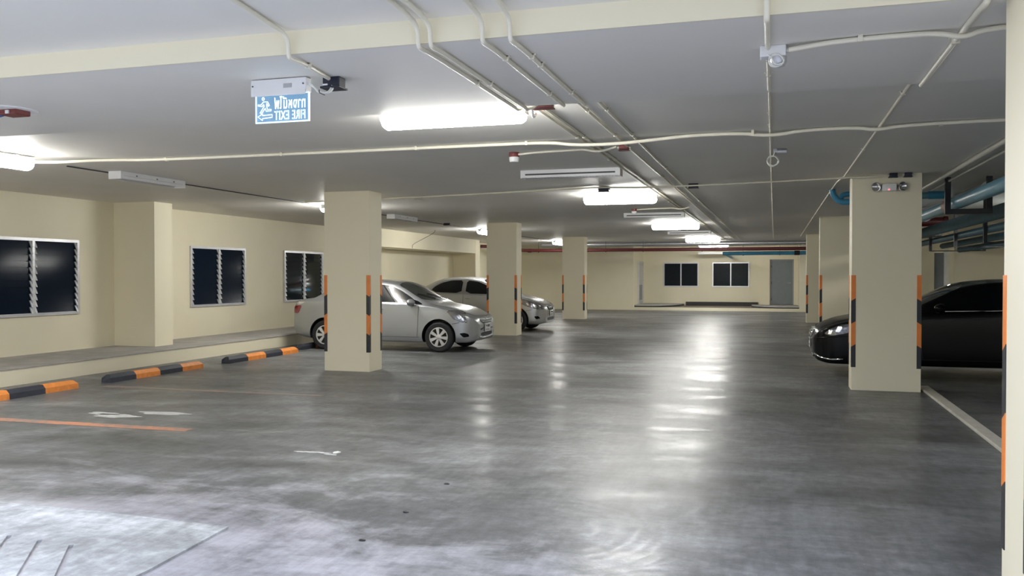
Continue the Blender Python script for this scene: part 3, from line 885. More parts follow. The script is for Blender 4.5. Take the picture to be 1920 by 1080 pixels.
def scale_tab(t, ks, kz): return [(a*ks, c*kz) for a, c in t]
BASE = dict(
    zt=[(0,.60),(.02,.655),(.06,.70),(.2,.765),(.45,.85),(.8,.935),(1.08,.985),(1.2,1.045),(1.5,1.22),(1.78,1.365),(1.98,1.425),(2.4,1.46),(2.9,1.445),(3.2,1.385),(3.5,1.245),(3.75,1.11),(3.87,1.075),(4.1,1.05),(4.2,1.0),(4.27,.88),(4.29,.76)],
    W=[(0,.40),(.02,.50),(.06,.585),(.12,.66),(.25,.745),(.45,.80),(.8,.838),(1.5,.85),(3.2,.85),(3.7,.825),(4.0,.78),(4.2,.70),(4.27,.60),(4.29,.5)],
    zb=[(0,.40),(.02,.31),(.06,.25),(.12,.22),(.3,.19),(.9,.19),(3.4,.19),(3.9,.24),(4.2,.32),(4.27,.42),(4.29,.5)],
    belt=[(0,.54),(.06,.63),(.2,.715),(.45,.795),(.8,.875),(1.1,.93),(1.5,.955),(3.2,1.025),(3.8,1.0),(4.1,.97),(4.27,.82),(4.29,.70)],
    wr=[(0,.30),(.06,.44),(.2,.56),(.8,.69),(1.1,.71),(1.5,.655),(1.9,.60),(2.5,.585),(3.1,.58),(3.5,.61),(3.8,.65),(4.1,.62),(4.29,.4)],
    zr=[(0,.03),(.8,.03),(1.08,.028),(1.5,.075),(1.9,.075),(2.5,.065),(3.1,.075),(3.6,.05),(4.1,.03),(4.29,.03)])
A = dict(BASE)
A.update(warp=[(0,.125),(.5,.5),(4.29,4.29)], L=4.29, hw=.85, fa=.87, ra=3.42, R=.305, tw=.19, paint=M['paint_a'], sill=.30, handle_mat=M['paint_a'],
    side_glass=[[(1.34,.985),(1.52,1.105),(1.75,1.235),(1.98,1.325),(2.28,1.365),(2.28,1.005)],
                [(2.36,1.008),(2.36,1.367),(2.75,1.362),(3.05,1.29),(3.28,1.17),(3.34,1.045)]],
    tri=[(1.22,.955),(1.34,1.02),(1.46,1.055),(1.40,.965)],
    seams=[[(1.30,.93),(1.31,.6),(1.33,.31)],[(2.32,1.0),(2.32,.6),(2.34,.31)],[(3.38,1.02),(3.30,.75),(3.05,.42),(3.0,.31)],[(.42,.605),(.585,.575)]],
    handles=[(2.08,.86),(3.0,.89)],
    hl=[(-.71,.835),(-.44,.835),(-.31,.765),(-.225,.605),(-.36,.615),(-.55,.67)], hl_mode='side', lens=M['lens'],
    hl_in=[[(-.50,.74),(-.42,.76),(-.37,.69),(-.44,.67)],[(-.37,.70),(-.33,.70),(-.295,.64),(-.35,.645)]],
    fog=[(-.42,.385),(-.30,.40),(-.20,.375),(-.18,.32),(-.32,.305)], fog_mode='side',
    tail=[(-3.98,.92),(-4.20,.90),(-4.25,.76),(-4.08,.74)], tail_mode='side', tail_clear=[(-3.90,.99),(-4.16,.98),(-4.20,.915),(-4.0,.93)],
    mirror=(1.46,1.00),
    ws=[(-1.16,0),(-1.18,.34),(-1.27,.66),(-1.5,.625),(-1.84,.57),(-1.88,.3),(-1.90,0),(-1.88,-.3),(-1.84,-.57),(-1.5,-.625),(-1.27,-.66),(-1.18,-.34)],
    rs=[(-3.12,0),(-3.10,.5),(-3.4,.56),(-3.74,.60),(-3.78,0),(-3.74,-.60),(-3.4,-.56),(-3.10,-.5)],
    hood_seams=[[(-1.10,.70),(-.7,.66),(-.35,.60),(-.14,.44),(-.09,.2),(-.09,-.2),(-.14,-.44),(-.35,-.60),(-.7,-.66),(-1.10,-.70)]],
    wipers=[((-1.20,.45),(-1.40,-.15)),((-1.22,-.12),(-1.44,-.55))],
    grille=[(-.40,.675),(0,.685),(.40,.675),(.36,.60),(.16,.545),(-.16,.545),(-.36,.60)],
    grille_bars=[[(-.36,.645),(0,.64),(.36,.645)],[(-.30,.60),(0,.59),(.30,.60)],[(-.20,.56),(0,.555),(.20,.56)]], bar_mat=M['paint_a'],
    emblem=(.055,.675), intake=[(-.36,.385),(.36,.385),(.33,.31),(-.33,.31)], plate_z=.47, lip=[(-.42,.30),(-.2,.275),(0,.27),(.2,.275),(.42,.30)])
car('silver_sedan', 'bluish silver sedan in the nearer left bay, tail behind the first striped column', A, (-5.58, 17.20, 0), 0)

ks, kz = 4.43/4.29, 1.03
B = {k: scale_tab(v, ks, kz if k in ('zt', 'belt') else 1.0) for k, v in BASE.items()}
B.update(warp=[(0,.11),(.5,.5),(4.43,4.43)], L=4.43, hw=.85, fa=.90, ra=3.50, R=.31, tw=.19, paint=M['paint_b'], sill=.30, handle_mat=M['chrome'],
    side_glass=[[(1.40,1.02),(1.58,1.15),(1.82,1.275),(2.05,1.365),(2.38,1.405),(2.38,1.04)],
                [(2.50,1.045),(2.50,1.407),(2.85,1.40),(3.15,1.33),(3.36,1.21),(3.44,1.08)]],
    tri=[(1.26,.985),(1.40,1.06),(1.52,1.09),(1.46,1.0)],
    seams=[[(1.34,.95),(1.35,.6),(1.37,.31)],[(2.44,1.03),(2.44,.6),(2.46,.31)],[(.42,.605),(.61,.575)]],
    handles=[(2.2,.90),(3.15,.93)],
    hl=[(-.94,.905),(-.72,.885),(-.48,.83),(-.25,.77),(-.07,.675),(-.08,.60),(-.30,.625),(-.60,.70),(-.80,.79)], hl_mode='side', lens=M['lens'],
    hl_in=[[(-.62,.79),(-.56,.79),(-.50,.72),(-.57,.72)],[(-.40,.75),(-.30,.735),(-.24,.66),(-.36,.67)]],
    indicator=[(-.90,.895),(-.80,.875),(-.70,.80),(-.78,.80)],
    fog=[(-.36,.42),(-.22,.43),(-.16,.36),(-.30,.34)], fog_mode='side',
    tail=[(-4.05,.95),(-4.35,.93),(-4.38,.76),(-4.2,.76)], tail_mode='side',
    mirror=(1.52,1.04),
    ws=[(-1.20,0),(-1.22,.34),(-1.31,.66),(-1.55,.625),(-1.90,.57),(-1.94,.3),(-1.96,0),(-1.94,-.3),(-1.90,-.57),(-1.55,-.625),(-1.31,-.66),(-1.22,-.34)],
    rs=[(-3.22,0),(-3.20,.5),(-3.5,.56),(-3.86,.60),(-3.90,0),(-3.86,-.60),(-3.5,-.56),(-3.20,-.5)],
    hood_seams=[[(-1.14,.70),(-.7,.66),(-.35,.60),(-.14,.44),(-.09,.2),(-.09,-.2),(-.14,-.44),(-.35,-.60),(-.7,-.66),(-1.14,-.70)]],
    wipers=[((-1.25,.45),(-1.45,-.15)),((-1.27,-.12),(-1.49,-.55))],
    grille=[(-.38,.70),(0,.71),(.38,.70),(.30,.60),(.16,.56),(-.16,.56),(-.30,.60)],
    grille_bars=[[(-.36,.695),(-.14,.57),(0,.565),(.14,.57),(.36,.695)],[(-.2,.66),(.2,.66)]], bar_mat=M['chrome'],
    emblem=(.05,.65), intake=[(-.38,.38),(.38,.38),(.33,.30),(-.33,.30)], plate_z=.49, lip=[(-.46,.27),(-.2,.25),(0,.245),(.2,.25),(.46,.27)])
car('silver_sedan', 'silver sedan in the further left bay, crossed by the second striped column', B, (-5.92, 23.92, 0), 0)

ks = 4.83/4.29
K = {k: scale_tab(v, ks, 1.02 if k in ('zt', 'belt') else (1.08 if k in ('W', 'wr') else 1.0)) for k, v in BASE.items()}
K.update(extra=[('bumper_crease', 'side', [(-.05,.575),(-.25,.595),(-.62,.625)], 0.009, M['paint_k']), ('bumper_lip_glint', 'side', [(-.05,.33),(-.16,.285),(-.34,.265),(-.56,.275)], 0.012, M['chrome'])], warp=[(0,.13),(.55,.55),(1.3,1.46),(4.83,5.0)], glass=M['car_glass_k'], L=4.83, hw=.918, fa=.98, ra=3.77, R=.33, tw=.21, paint=M['paint_k'], sill=.30, handle_mat=M['chrome'],  # chrome strip along the lip stands in for a reflection on the bumper
    side_glass=[[(1.52,1.02),(1.72,1.14),(1.98,1.26),(2.24,1.35),(2.56,1.39),(2.82,1.395),(2.82,1.045)],
                [(2.94,1.05),(2.94,1.392),(3.1,1.385),(3.42,1.31),(3.68,1.19),(3.76,1.07)]],
    tri=[(1.38,.98),(1.52,1.05),(1.66,1.08),(1.60,.99)],
    seams=[[(1.46,.95),(1.47,.6),(1.50,.31)],[(2.90,1.03),(2.90,.6),(2.92,.31)]],
    handles=[(2.74,.90),(3.7,.93)], chrome_belt=[(1.72,1.012),(2.56,1.032),(3.8,1.06)],
    hl=[(-.84,.83),(-.55,.80),(-.36,.74),(-.22,.66),(-.34,.625),(-.62,.67)], hl_mode='side', lens=M['lens_dark'],
    hl_in=[[(-.56,.76),(-.47,.77),(-.42,.69),(-.50,.68)],[(-.38,.72),(-.32,.70),(-.29,.65),(-.35,.65)]],
    fog=[(-.40,.38),(-.28,.39),(-.2,.34),(-.34,.31)], fog_mode='side',
    tail=[(-4.45,.95),(-4.74,.93),(-4.78,.76),(-4.6,.76)], tail_mode='side',
    mirror=(1.74,1.065),
    ws=[(-1.31,0),(-1.33,.36),(-1.43,.71),(-1.7,.67),(-2.07,.615),(-2.12,.3),(-2.14,0),(-2.12,-.3),(-2.07,-.615),(-1.7,-.67),(-1.43,-.71),(-1.33,-.36)],
    rs=[(-3.52,0),(-3.50,.54),(-3.83,.6),(-4.21,.65),(-4.25,0),(-4.21,-.65),(-3.83,-.6),(-3.50,-.54)],
    hood_seams=[[(-1.22,.74),(-.8,.70),(-.4,.64),(-.16,.47),(-.10,.2),(-.10,-.2),(-.16,-.47),(-.4,-.64),(-.8,-.70),(-1.22,-.74)]],
    wipers=[((-1.38,.45),(-1.58,-.15)),((-1.40,-.12),(-1.62,-.55))],
    grille=[(-.42,.69),(0,.70),(.42,.69),(.36,.60),(.2,.56),(-.2,.56),(-.36,.60)],
    grille_bars=[[(-.40,.69),(0,.70),(.40,.69)],[(-.37,.645),(0,.64),(.37,.645)],[(-.33,.60),(0,.59),(.33,.60)]], bar_mat=M['chrome'],
    emblem=(.065,.645), intake=[(-.42,.38),(.42,.38),(.36,.30),(-.36,.30)], plate_z=.47, lip=[(-.50,.29),(-.2,.265),(0,.26),(.2,.265),(.50,.29)])
car('black_sedan', 'glossy black sedan parked nose towards the aisle behind the emergency lamp column', K, (0.44, 15.0, 0), PI)

# ------------------------------------------------------------------ lamps
lamp_group = None
def batten_lit(cx, cy, along, label, z=CEIL, length=1.30):
    """weatherproof fluorescent fitting; along = 'x' or 'y'"""
    def T(u, w, h):
        return (cx + u, cy + w, z - h) if along == 'x' else (cx + w, cy + u, z - h)
    r = thing('fluorescent_lamp', (cx, cy, z), label, 'ceiling lamp', 'lit weatherproof fluorescent lamps')
    l2 = length/2
    def bx(m, u0, u1, w0, w1, h0, h1, mi=0, bev=0.0):
        a, c = T(u0, w0, h1), T(u1, w1, h0)
        lo = [min(p, q) for p, q in zip(a, c)]; hi = [max(p, q) for p, q in zip(a, c)]
        m.box(lo, hi, mi, bev)
    m = MB(); bx(m, -l2, l2, -0.07, 0.07, 0.02, 0.055, 0, 0.008); m.build('housing', M['white'], r)
    m = MB()
    prof = [(-0.08, 0.045), (-0.088, 0.075), (-0.08, 0.125), (-0.052, 0.158), (0, 0.17), (0.052, 0.158), (0.08, 0.125), (0.088, 0.075), (0.08, 0.045)]
    sec = [(-l2 + 0.0, 0.55), (-l2 + 0.012, 0.85), (-l2 + 0.04, 1.0), (l2 - 0.04, 1.0), (l2 - 0.012, 0.85), (l2, 0.55)]
    v = []; n = len(prof)
    for u, k in sec:
        v += [T(u, w*k, 0.05 + (h - 0.05)*k) for w, h in prof]
    f = [tuple(range(n)), tuple((len(sec)-1)*n + i for i in range(n))]
    for i in range(len(sec)-1):
        for k in range(n): f.append((i*n+k, i*n+(k+1) % n, (i+1)*n+(k+1) % n, (i+1)*n+k))
    m.add(v, f); m.build('diffuser', M['lit'], r, smooth=50)
    for u in (-l2*0.7, l2*0.7):
        m = MB(); bx(m, u - 0.02, u + 0.02, -0.03, 0.03, 0.0, 0.022); m.build('mounting_bracket', M['alu'], r)
    for u in (-l2 - 0.008, l2 - 0.002):
        m = MB(); bx(m, u, u + 0.01, -0.05, 0.05, 0.045, 0.10, 0, 0.003); m.build('end_cap', M['white'], r)
    return r
for y, l in ((6.56, 'lit white fluorescent lamp nearest the entrance, beside a red junction box'),
             (14.45, 'lit white fluorescent lamp over the aisle between the first columns and the silver sedans'),
             (22.95, 'lit white fluorescent lamp over the aisle level with the second left column'),
             (32.0, 'lit white fluorescent lamp over the far aisle in front of the silver duct'),
             (37.8, 'lit white fluorescent lamp over the aisle end just before the lobby')):
    batten_lit(-2.46, y, 'x', l, length=1.21)
for y, l in ((7.31, 'lit white fluorescent lamp over the nearest left bay, cut by the picture edge'),
             (15.35, 'lit white fluorescent lamp above the tail of the bluish silver sedan, behind the first column'),
             (24.4, 'lit white fluorescent lamp seen end-on beside the second left column'),
             (33.3, 'lit white fluorescent lamp seen end-on beside the third left column')):
    batten_lit(-8.1, y, 'y', l)
batten_lit(5.0, 17.5, 'y', 'unseen fluorescent lamp added over the right bays for glints')  # lamp added out of view so the silver duct catches glints
batten_lit(5.2, 33.5, 'y', 'lit white fluorescent lamp over the far right bays beyond the columns')

def batten_off(cx, cy, along, label, louvred, z=CEIL, length=1.27):
    def T(u, w, h):
        return (cx + u, cy + w, z - h) if along == 'x' else (cx + w, cy + u, z - h)
    r = thing('fluorescent_batten', (cx, cy, z), label, 'ceiling lamp', 'unlit fluorescent battens')
    l2 = length/2
    def bx(m, u0, u1, w0, w1, h0, h1, mi=0, bev=0.0):
        a, c = T(u0, w0, h1), T(u1, w1, h0)
        m.box([min(p, q) for p, q in zip(a, c)], [max(p, q) for p, q in zip(a, c)], mi, bev)
    m = MB(); bx(m, -l2, l2, -0.09, 0.09, 0.0, 0.045)
    bx(m, -l2, l2, -0.095, -0.075, 0.0, 0.095); bx(m, -l2, l2, 0.075, 0.095, 0.0, 0.095)
    m.build('housing', M['white'], r)
    for u in (-l2 - 0.012, l2):
        m = MB(); bx(m, u, u + 0.012, -0.097, 0.097, 0, 0.10); m.build('end_cap', M['white'], r)
    a, c = T(-l2 + 0.03, 0, 0.07), T(l2 - 0.03, 0, 0.07)
    MB().cyl(a, c, 0.014, 12).build('tube_lamp', M['white_panel'], r, smooth=50)
    if not louvred:
        m = MB(); bx(m, -l2 + 0.05, l2 - 0.05, 0.094, 0.097, 0.05, 0.062); m.build('slot_strip', M['clear'], r)
        for u in (-0.35, 0.05, 0.4):
            m = MB(); bx(m, u - 0.012, u + 0.012, 0.094, 0.098, 0.03, 0.045); m.build('side_clip', M['slot'], r)
    if louvred:
        m = MB(); nl = 30
        for i in range(nl):
            u = -l2 + 0.03 + (length - 0.06)*i/(nl - 1)
            bx(m, u - 0.003, u + 0.003, -0.072, 0.072, 0.075, 0.095)
        bx(m, -l2, l2, -0.03, -0.024, 0.075, 0.097); bx(m, -l2, l2, 0.024, 0.03, 0.075, 0.097)
        m.build('louvre', M['louver'], r)
        m = MB(); bx(m, -l2 + 0.05, l2 - 0.05, -0.097, -0.094, 0.045, 0.065); m.build('slot_strip', M['slot'], r)
for y, l in ((10.97, 'unlit white louvred batten over the aisle nearest the camera'), (19.06, 'unlit white louvred batten further down the aisle beyond the smoke detectors'), (27.2, 'unlit white batten over the aisle between the second and third lit lamps beyond the columns')):
    batten_off(-2.50, y, 'x', l, True)
batten_off(-8.2, 10.05, 'y', 'unlit batten above the wall side of the empty left bays', False)
batten_off(-8.13, 18.42, 'y', 'unlit batten above the roof of the bluish silver sedan', False)
batten_off(-2.75, 40.6, 'x', 'unlit white batten hung low in front of the lobby windows', False, 2.60, 1.1)

# ------------------------------------------------------------------ conduits
def conduit(label, pts, r=0.014, clips=(), z=None, mat=None, cat='conduit', name='conduit', it=3, group=None, ccol=None):
    p0 = Vector(pts[0])
    root = thing(name, p0, label, cat, group)
    MB().tube(soft(pts, it), r, 8).build('tube', mat or M['conduit'], root, smooth=60)
    for c in clips:
        x, y, zz, ax = c
        m = MB()
        if ax == 'y': m.box((x - r*2.2, y - 0.012, zz - 0.006), (x + r*2.2, y + 0.012, zz - 0.0005)).box((x - r*1.25, y - 0.012, zz - 2.3*r), (x + r*1.25, y + 0.012, zz - 0.0005))
        else: m.box((x - 0.012, y - r*2.2, zz - 0.006), (x + 0.012, y + r*2.2, zz - 0.0005)).box((x - 0.012, y - r*1.25, zz - 2.3*r), (x + 0.012, y + r*1.25, zz - 0.0005))
        m.build('saddle_clip', M['conduit'], root)
    return root
R1 = 0.013
zs = SOFF - R1 - 0.003; zc = CEIL - R1 - 0.002; zu = 2.92 - R1 - 0.003
def over_beam(x, y_end, label, clips, x_up=None):
    xu = x if x_up is None else x_up
    conduit(label, [(xu, 3.25, zu), (xu, 4.0, zu), (xu, 4.24, zu - 0.01), (x, 4.325, 2.86), (x, 4.33, zs), (x, 4.36, zs - 0.012), (x, 4.5, zs), (x, 5.2, zs), (x, y_end, zs)], R1, [(x, y, SOFF, 'y') for y in clips])
over_beam(-1.82, 6.17, 'leftmost of the four cream conduits bending over the entrance beam', (5.3, ))
over_beam(-1.75, 6.17, 'cream conduit over the entrance beam, second of the close pair ending at the red box', (5.35, ))
over_beam(-1.46, 6.17, 'third cream conduit over the entrance beam, ending at the beam edge', (4.75, 5.75))
over_beam(-1.31, 6.17, 'rightmost of the four cream conduits bending over the entrance beam', (4.75, 4.95, 5.75))
R1b = 0.012
conduit('cream conduit along the aisle from the red box, on the lamp side of its pair', [(-1.83, 6.45, zc), (-1.83, 11, zc), (-1.83, 22, zc), (-1.83, 33.5, zc)], R1b, [(-1.83, y, CEIL, 'y') for y in (8.3, 10, 12, 16, 20)])
conduit('cream conduit along the aisle from the red box, on the open side of its pair', [(-1.765, 6.45, zc), (-1.765, 11, zc), (-1.765, 22, zc), (-1.765, 33.5, zc)], R1b, [(-1.765, y, CEIL, 'y') for y in (8.3, 10, 12, 16, 20)])
conduit('cream ceiling conduit passing under the small junction box in the aisle', [(-1.46, 6.24, zc), (-1.46, 12, zc), (-1.46, 24, zc), (-1.46, 34, zc)], R1b, [(-1.46, y, CEIL, 'y') for y in (7, 8.3, 12, 16, 22)])
conduit('cream ceiling conduit nearest the open middle of the aisle', [(-1.30, 6.24, zc), (-1.31, 12, zc), (-1.25, 24, zc), (-1.25, 34, zc)], R1b, [(-1.30, y, CEIL, 'y') for y in (7, 8.3, 11, 16, 22)])
# long cross conduit
r2 = 0.017; zx = CEIL - r2 - 0.002
conduit('long cream conduit crossing the whole ceiling from the nearest left lamp', [(-8.1, 7.99, CEIL - 0.06), (-7.8, 8.05, CEIL - 0.07), (-7.4, 8.35, zx), (-6.9, 8.52, zx), (-5, 8.52, zx), (-3, 8.52, zx), (-2.15, 8.52, zx), (-1.95, 8.52, zx - 0.035), (-1.65, 8.52, zx - 0.045), (-1.4, 8.52, zx - 0.04), (-1.1, 8.52, zx - 0.02), (-0.8, 8.5, zx), (-0.3, 8.49, zx), (-0.12, 8.49, zx - 0.03), (0.05, 8.49, zx - 0.03), (0.25, 8.48, zx), (0.7, 8.46, zx), (0.88, 8.45, zx - 0.035), (1.1, 8.43, zx), (2.5, 8.4, zx), (6, 8.4, zx)], r2, [(x, 8.52, CEIL, 'x') for x in (-6.7, -5.2, -3.6, -2.4)] + [(x, 8.48, CEIL, 'x') for x in (-0.2, 1.4)], it=2)
conduit('cream conduit on the entrance beam running from the white sensor box to the right column', [(0.07, 4.92, zs - 0.02), (0.3, 4.89, zs), (0.7, 4.86, zs), (0.82, 4.86, zs - 0.01), (0.90, 4.86, zs - 0.035), (1.0, 4.85, zs), (1.3, 4.84, zs), (3, 4.84, zs)], 0.014, [(0.42, 4.88, SOFF, 'x')], it=2)
conduit('vertical-looking conduit down the entrance beam into the white sensor box', [(-0.04, 3.25, zu), (-0.04, 4.05, zu), (-0.04, 4.25, zu - 0.01), (-0.04, 4.325, 2.86), (-0.04, 4.33, zs), (-0.04, 4.36, zs - 0.012), (-0.04, 4.5, zs), (-0.04, 4.92, zs)], 0.015)
conduit('thin grey-white conduit running along the aisle centre from the white sensor box', [(-0.04, 5.03, zs), (-0.04, 5.7, zs), (-0.04, 6.14, zs), (-0.04, 6.26, zc), (-0.04, 8, zc), (-0.04, 20, zc), (-0.04, 34, zc)], 0.011, [(-0.04, y, SOFF, 'y') for y in (5.2, 5.6)] + [(-0.04, y, CEIL, 'y') for y in (7.6, 8.2, 14, 19)])
conduit('diagonal-looking cream conduit crossing the entrance beam by the right column', [(0.9, 3.25, zu), (0.9, 4.05, zu), (0.9, 4.25, zu - 0.01), (0.9, 4.325, 2.86), (0.9, 4.33, zs), (0.9, 4.36, zs - 0.012), (0.9, 4.5, zs), (0.9, 5.2, zs), (0.9, 6.17, zs)], 0.015, [(0.9, 5.05, SOFF, 'y')])
conduit('cream conduit from the beam edge towards the emergency lamp column and on along its side', [(0.9, 6.24, zc), (0.9, 9, zc), (0.9, 12.3, zc), (0.9, 12.7, zc), (0.86, 13.1, zc), (0.85, 14, zc), (0.85, 22, zc), (0.85, 31.5, zc)], 0.012, [(0.9, y, CEIL, 'y') for y in (7, 8.6, 10)] + [(0.85, y, CEIL, 'y') for y in (20.3, 31)])
conduit('thin cream conduit crossing the ceiling level with the first pair of columns', [(-8.2, 14.2, zc), (-5.9, 13.9, zc), (-4, 13.5, zc), (-2.6, 13.1, zc), (-2.0, 13.05, zc - 0.03), (-1.3, 13.0, zc - 0.03), (-0.6, 12.9, zc - 0.03), (0.7, 12.6, zc - 0.03), (0.95, 12.52, zc - 0.03), (1.3, 12.52, zc - 0.028)], 0.012)
conduit('thin dark conduit along the row of left bay lamps', [(-8.34, 8.75, CEIL - 0.010), (-8.34, 18, CEIL - 0.010), (-8.34, 32.5, CEIL - 0.010)], 0.008, mat=M['slot'])
conduit('cream conduit from the entrance down to the dark box beside the exit sign', [(-2.5, 3.25, zu), (-2.56, 3.8, zu), (-2.61, 4.16, zu), (-2.605, 4.28, zu - 0.01), (-2.60, 4.325, 2.86), (-2.60, 4.33, zs), (-2.605, 4.36, zs - 0.012), (-2.61, 4.5, zs), (-2.65, 4.80, zs), (-2.66, 4.9, zs)], 0.013, [(-2.62, 4.58, SOFF, 'y')])

# ------------------------------------------------------------------ ceiling fittings
def detector(x, y, label, endx, endy):
    r = thing('smoke_detector', (x, y, CEIL), label, 'smoke detector', 'smoke detectors over the aisle')
    Mz = Matrix.Translation((x, y, CEIL)) @ Matrix.Rotation(PI, 4, 'X')
    MB().lathe([(0.058, 0.0), (0.058, 0.045), (0.05, 0.05)], 24, 0, Mz).build('base', M['red_box'], r, smooth=40)
    MB().lathe([(0.05, 0.048), (0.056, 0.055), (0.054, 0.085), (0.046, 0.105), (0.0, 0.108)], 24, 0, Mz).build('sensor_head', M['white'], r, smooth=40)
    zz = CEIL - 0.013
    conduit(('cream conduit feeding the smoke detector nearest the entrance' if y < 12 else 'cream conduit feeding the further smoke detector'), [(x + 0.05, y - 0.01, zz - 0.01), (x + 0.3, y - 0.05, zz), (x + 0.7, y - 0.09, zz), (-1.93, y*0.5 + endy*0.5 - 0.04, zz - 0.005), (-1.80, endy + 0.02, zz - 0.04), (-1.68, endy, zz - 0.03), (endx + 0.02, endy, zz)], 0.013, it=2)
detector(-2.75, 9.25, 'round white smoke detector on a red base, the one nearest the entrance', -1.6, 9.05)
detector(-2.73, 17.75, 'round white smoke detector on a red base, beyond the second lit aisle lamp', -1.62, 17.4)

def jbox(x, y, z, sx, sy, sz, mat, label, name='junction_box', lid=None):
    r = thing(name, (x, y, z), label, 'junction box')
    MB().box((x - sx/2, y - sy/2, z - sz), (x + sx/2, y + sy/2, z), 0, 0.006).build('box_body', mat, r, smooth=30)
    lm = lid or mat
    MB().box((x - sx/2 - 0.006, y - sy/2 - 0.006, z - sz - 0.008), (x + sx/2 + 0.006, y + sy/2 + 0.006, z - sz)).build('lid', lm, r)
    for sxx in (-1, 1):
        MB().cyl((x + sxx*sx/2, y, z - sz*0.5), (x + sxx*(sx/2 + 0.02), y, z - sz*0.5), 0.012, 10).build('gland', M['conduit'], r)
    return r
r = jbox(-1.66, 6.33, CEIL, 0.15, 0.11, 0.10, M['red_box'], 'dark red junction box at the end of the nearest lit aisle lamp')
MB().tube(soft([(-1.82, 6.15, zs), (-1.82, 6.24, SOFF - 0.02), (-1.72, 6.29, 2.84)]), 0.013).build('conduit_tail', M['conduit'], r, smooth=60)
MB().tube(soft([(-1.75, 6.15, zs), (-1.75, 6.24, SOFF - 0.02), (-1.65, 6.29, 2.84)]), 0.013).build('conduit_tail', M['conduit'], r, smooth=60)
MB().tube(soft([(-1.735, 6.34, 2.83), (-1.755, 6.36, 2.80), (-1.755, 6.42, 2.74), (-1.765, 6.50, 2.79)]), 0.012).build('lamp_lead', M['white_cable'], r, smooth=60)
r = jbox(-1.50, 9.05, CEIL, 0.10, 0.07, 0.05, M['red_box'], 'small dark red junction box on the ceiling by the nearest smoke detector')
jbox(-2.50, 13.24, CEIL, 0.16, 0.10, 0.07, M['navy'], 'small navy junction box in front of the second lit aisle lamp')
jbox(-1.15, 13.16, CEIL, 0.14, 0.10, 0.06, M['navy'], 'small navy junction box at the crossing of the aisle conduits')
jbox(-8.15, 21.3, CEIL, 0.16, 0.12, 0.05, M['navy'], 'small dark junction box above the gap between the silver sedans')
jbox(-5.85, 13.95, CEIL, 0.14, 0.1, 0.04, M['grey_pipe'], 'small grey junction box on the ceiling near the first left column')
jbox(1.50, 12.55, CEIL, 0.10, 0.08, 0.05, M['navy'], 'small dark box above the left head of the emergency lamp')
jbox(1.68, 12.55, CEIL, 0.09, 0.08, 0.05, M['navy'], 'small dark box above the right head of the emergency lamp')
# open red box at the far left of the beam
r = thing('ceiling_rose', (-5.51, 5.2, SOFF), 'open dark red wiring box with loose blue leads on the beam at far left', 'junction box')
MB().box((-5.53, 5.14, SOFF - 0.05), (-5.36, 5.28, SOFF), 0, 0.01).build('box_body', M['red_box'], r)
MB().lathe([(0.20, 0), (0.20, 0.008), (0.17, 0.012)], 24, 0, Matrix.Translation((-5.51, 5.22, SOFF)) @ Matrix.Rotation(PI, 4, 'X')).build('base_ring', M['white'], r)
MB().tube(soft([(-5.51, 5.18, SOFF - 0.04), (-5.59, 5.14, SOFF - 0.07), (-5.71, 5.17, SOFF - 0.06), (-5.79, 5.2, SOFF - 0.02)]), 0.014).build('blue_lead', M['blue_tape'], r, smooth=60)
MB().tube(soft([(-5.53, 5.2, SOFF - 0.03), (-5.61, 5.2, SOFF - 0.045), (-5.69, 5.22, SOFF - 0.02)]), 0.012).build('white_lead', M['white_cable'], r, smooth=60)
MB().box((-5.45, 5.13, SOFF - 0.045), (-5.42, 5.14, SOFF - 0.02)).build('tab', M['white'], r)

# white sensor boxes with coiled leads
def coil(m, c, R0, turns, rad, tilt=0.0):
    pts = []
    for k in range(turns*16 + 1):
        a = 2*PI*k/16; q = R0*(1 - 0.12*math.sin(k*0.7))
        pts.append((c[0] + q*math.cos(a), c[1] + 0.012*k/16 + tilt*math.sin(a)*q, c[2] + q*math.sin(a)))
    m.tube(pts, rad, 6)
r = thing('sensor_box', (0.0, 4.98, SOFF), 'white ceiling box with a grey dome and coiled white lead on the entrance beam', 'ceiling box')
MB().box((-0.08, 4.93, SOFF - 0.06), (0.055, 5.02, SOFF), 0, 0.006).build('box_body', M['white'], r)
MB().lathe([(0.045, 0), (0.045, 0.03), (0.035, 0.05), (0, 0.06)], 20, 0, Matrix.Translation((0.015, 4.98, SOFF - 0.055)) @ Matrix.Rotation(PI, 4, 'X')).build('dome', M['alu'], r, smooth=40)
m = MB(); coil(m, (0.005, 4.92, SOFF - 0.085), 0.035, 2, 0.004); m.tube(soft([(-0.045, 4.92, SOFF - 0.05), (-0.02, 4.91, SOFF - 0.07), (0.0, 4.92, SOFF - 0.115), (0.04, 4.93, SOFF - 0.10)]), 0.004, 6); m.build('coiled_lead', M['white_cable'], r, smooth=60)
MB().cyl((0.055, 4.95, SOFF - 0.03), (0.08, 4.945, SOFF - 0.03), 0.014, 10).build('gland', M['grey_pipe'], r)
r = thing('lead_connector', (0.02, 9.8, CEIL), 'small grey connector with a hanging coil of white lead further along the ceiling', 'ceiling box')
MB().cyl((0.02, 9.78, CEIL - 0.03), (0.12, 9.78, CEIL - 0.03), 0.024, 12).build('connector_body', M['alu'], r, smooth=40)
MB().box((-0.018, 9.76, CEIL - 0.04), (0.02, 9.80, CEIL)).build('bracket', M['alu'], r)
m = MB(); coil(m, (-0.02, 9.75, CEIL - 0.13), 0.055, 3, 0.005); m.tube([(-0.005, 9.75, CEIL - 0.04), (-0.015, 9.75, CEIL - 0.08)], 0.005, 6); m.build('coiled_lead', M['white_cable'], r, smooth=60)

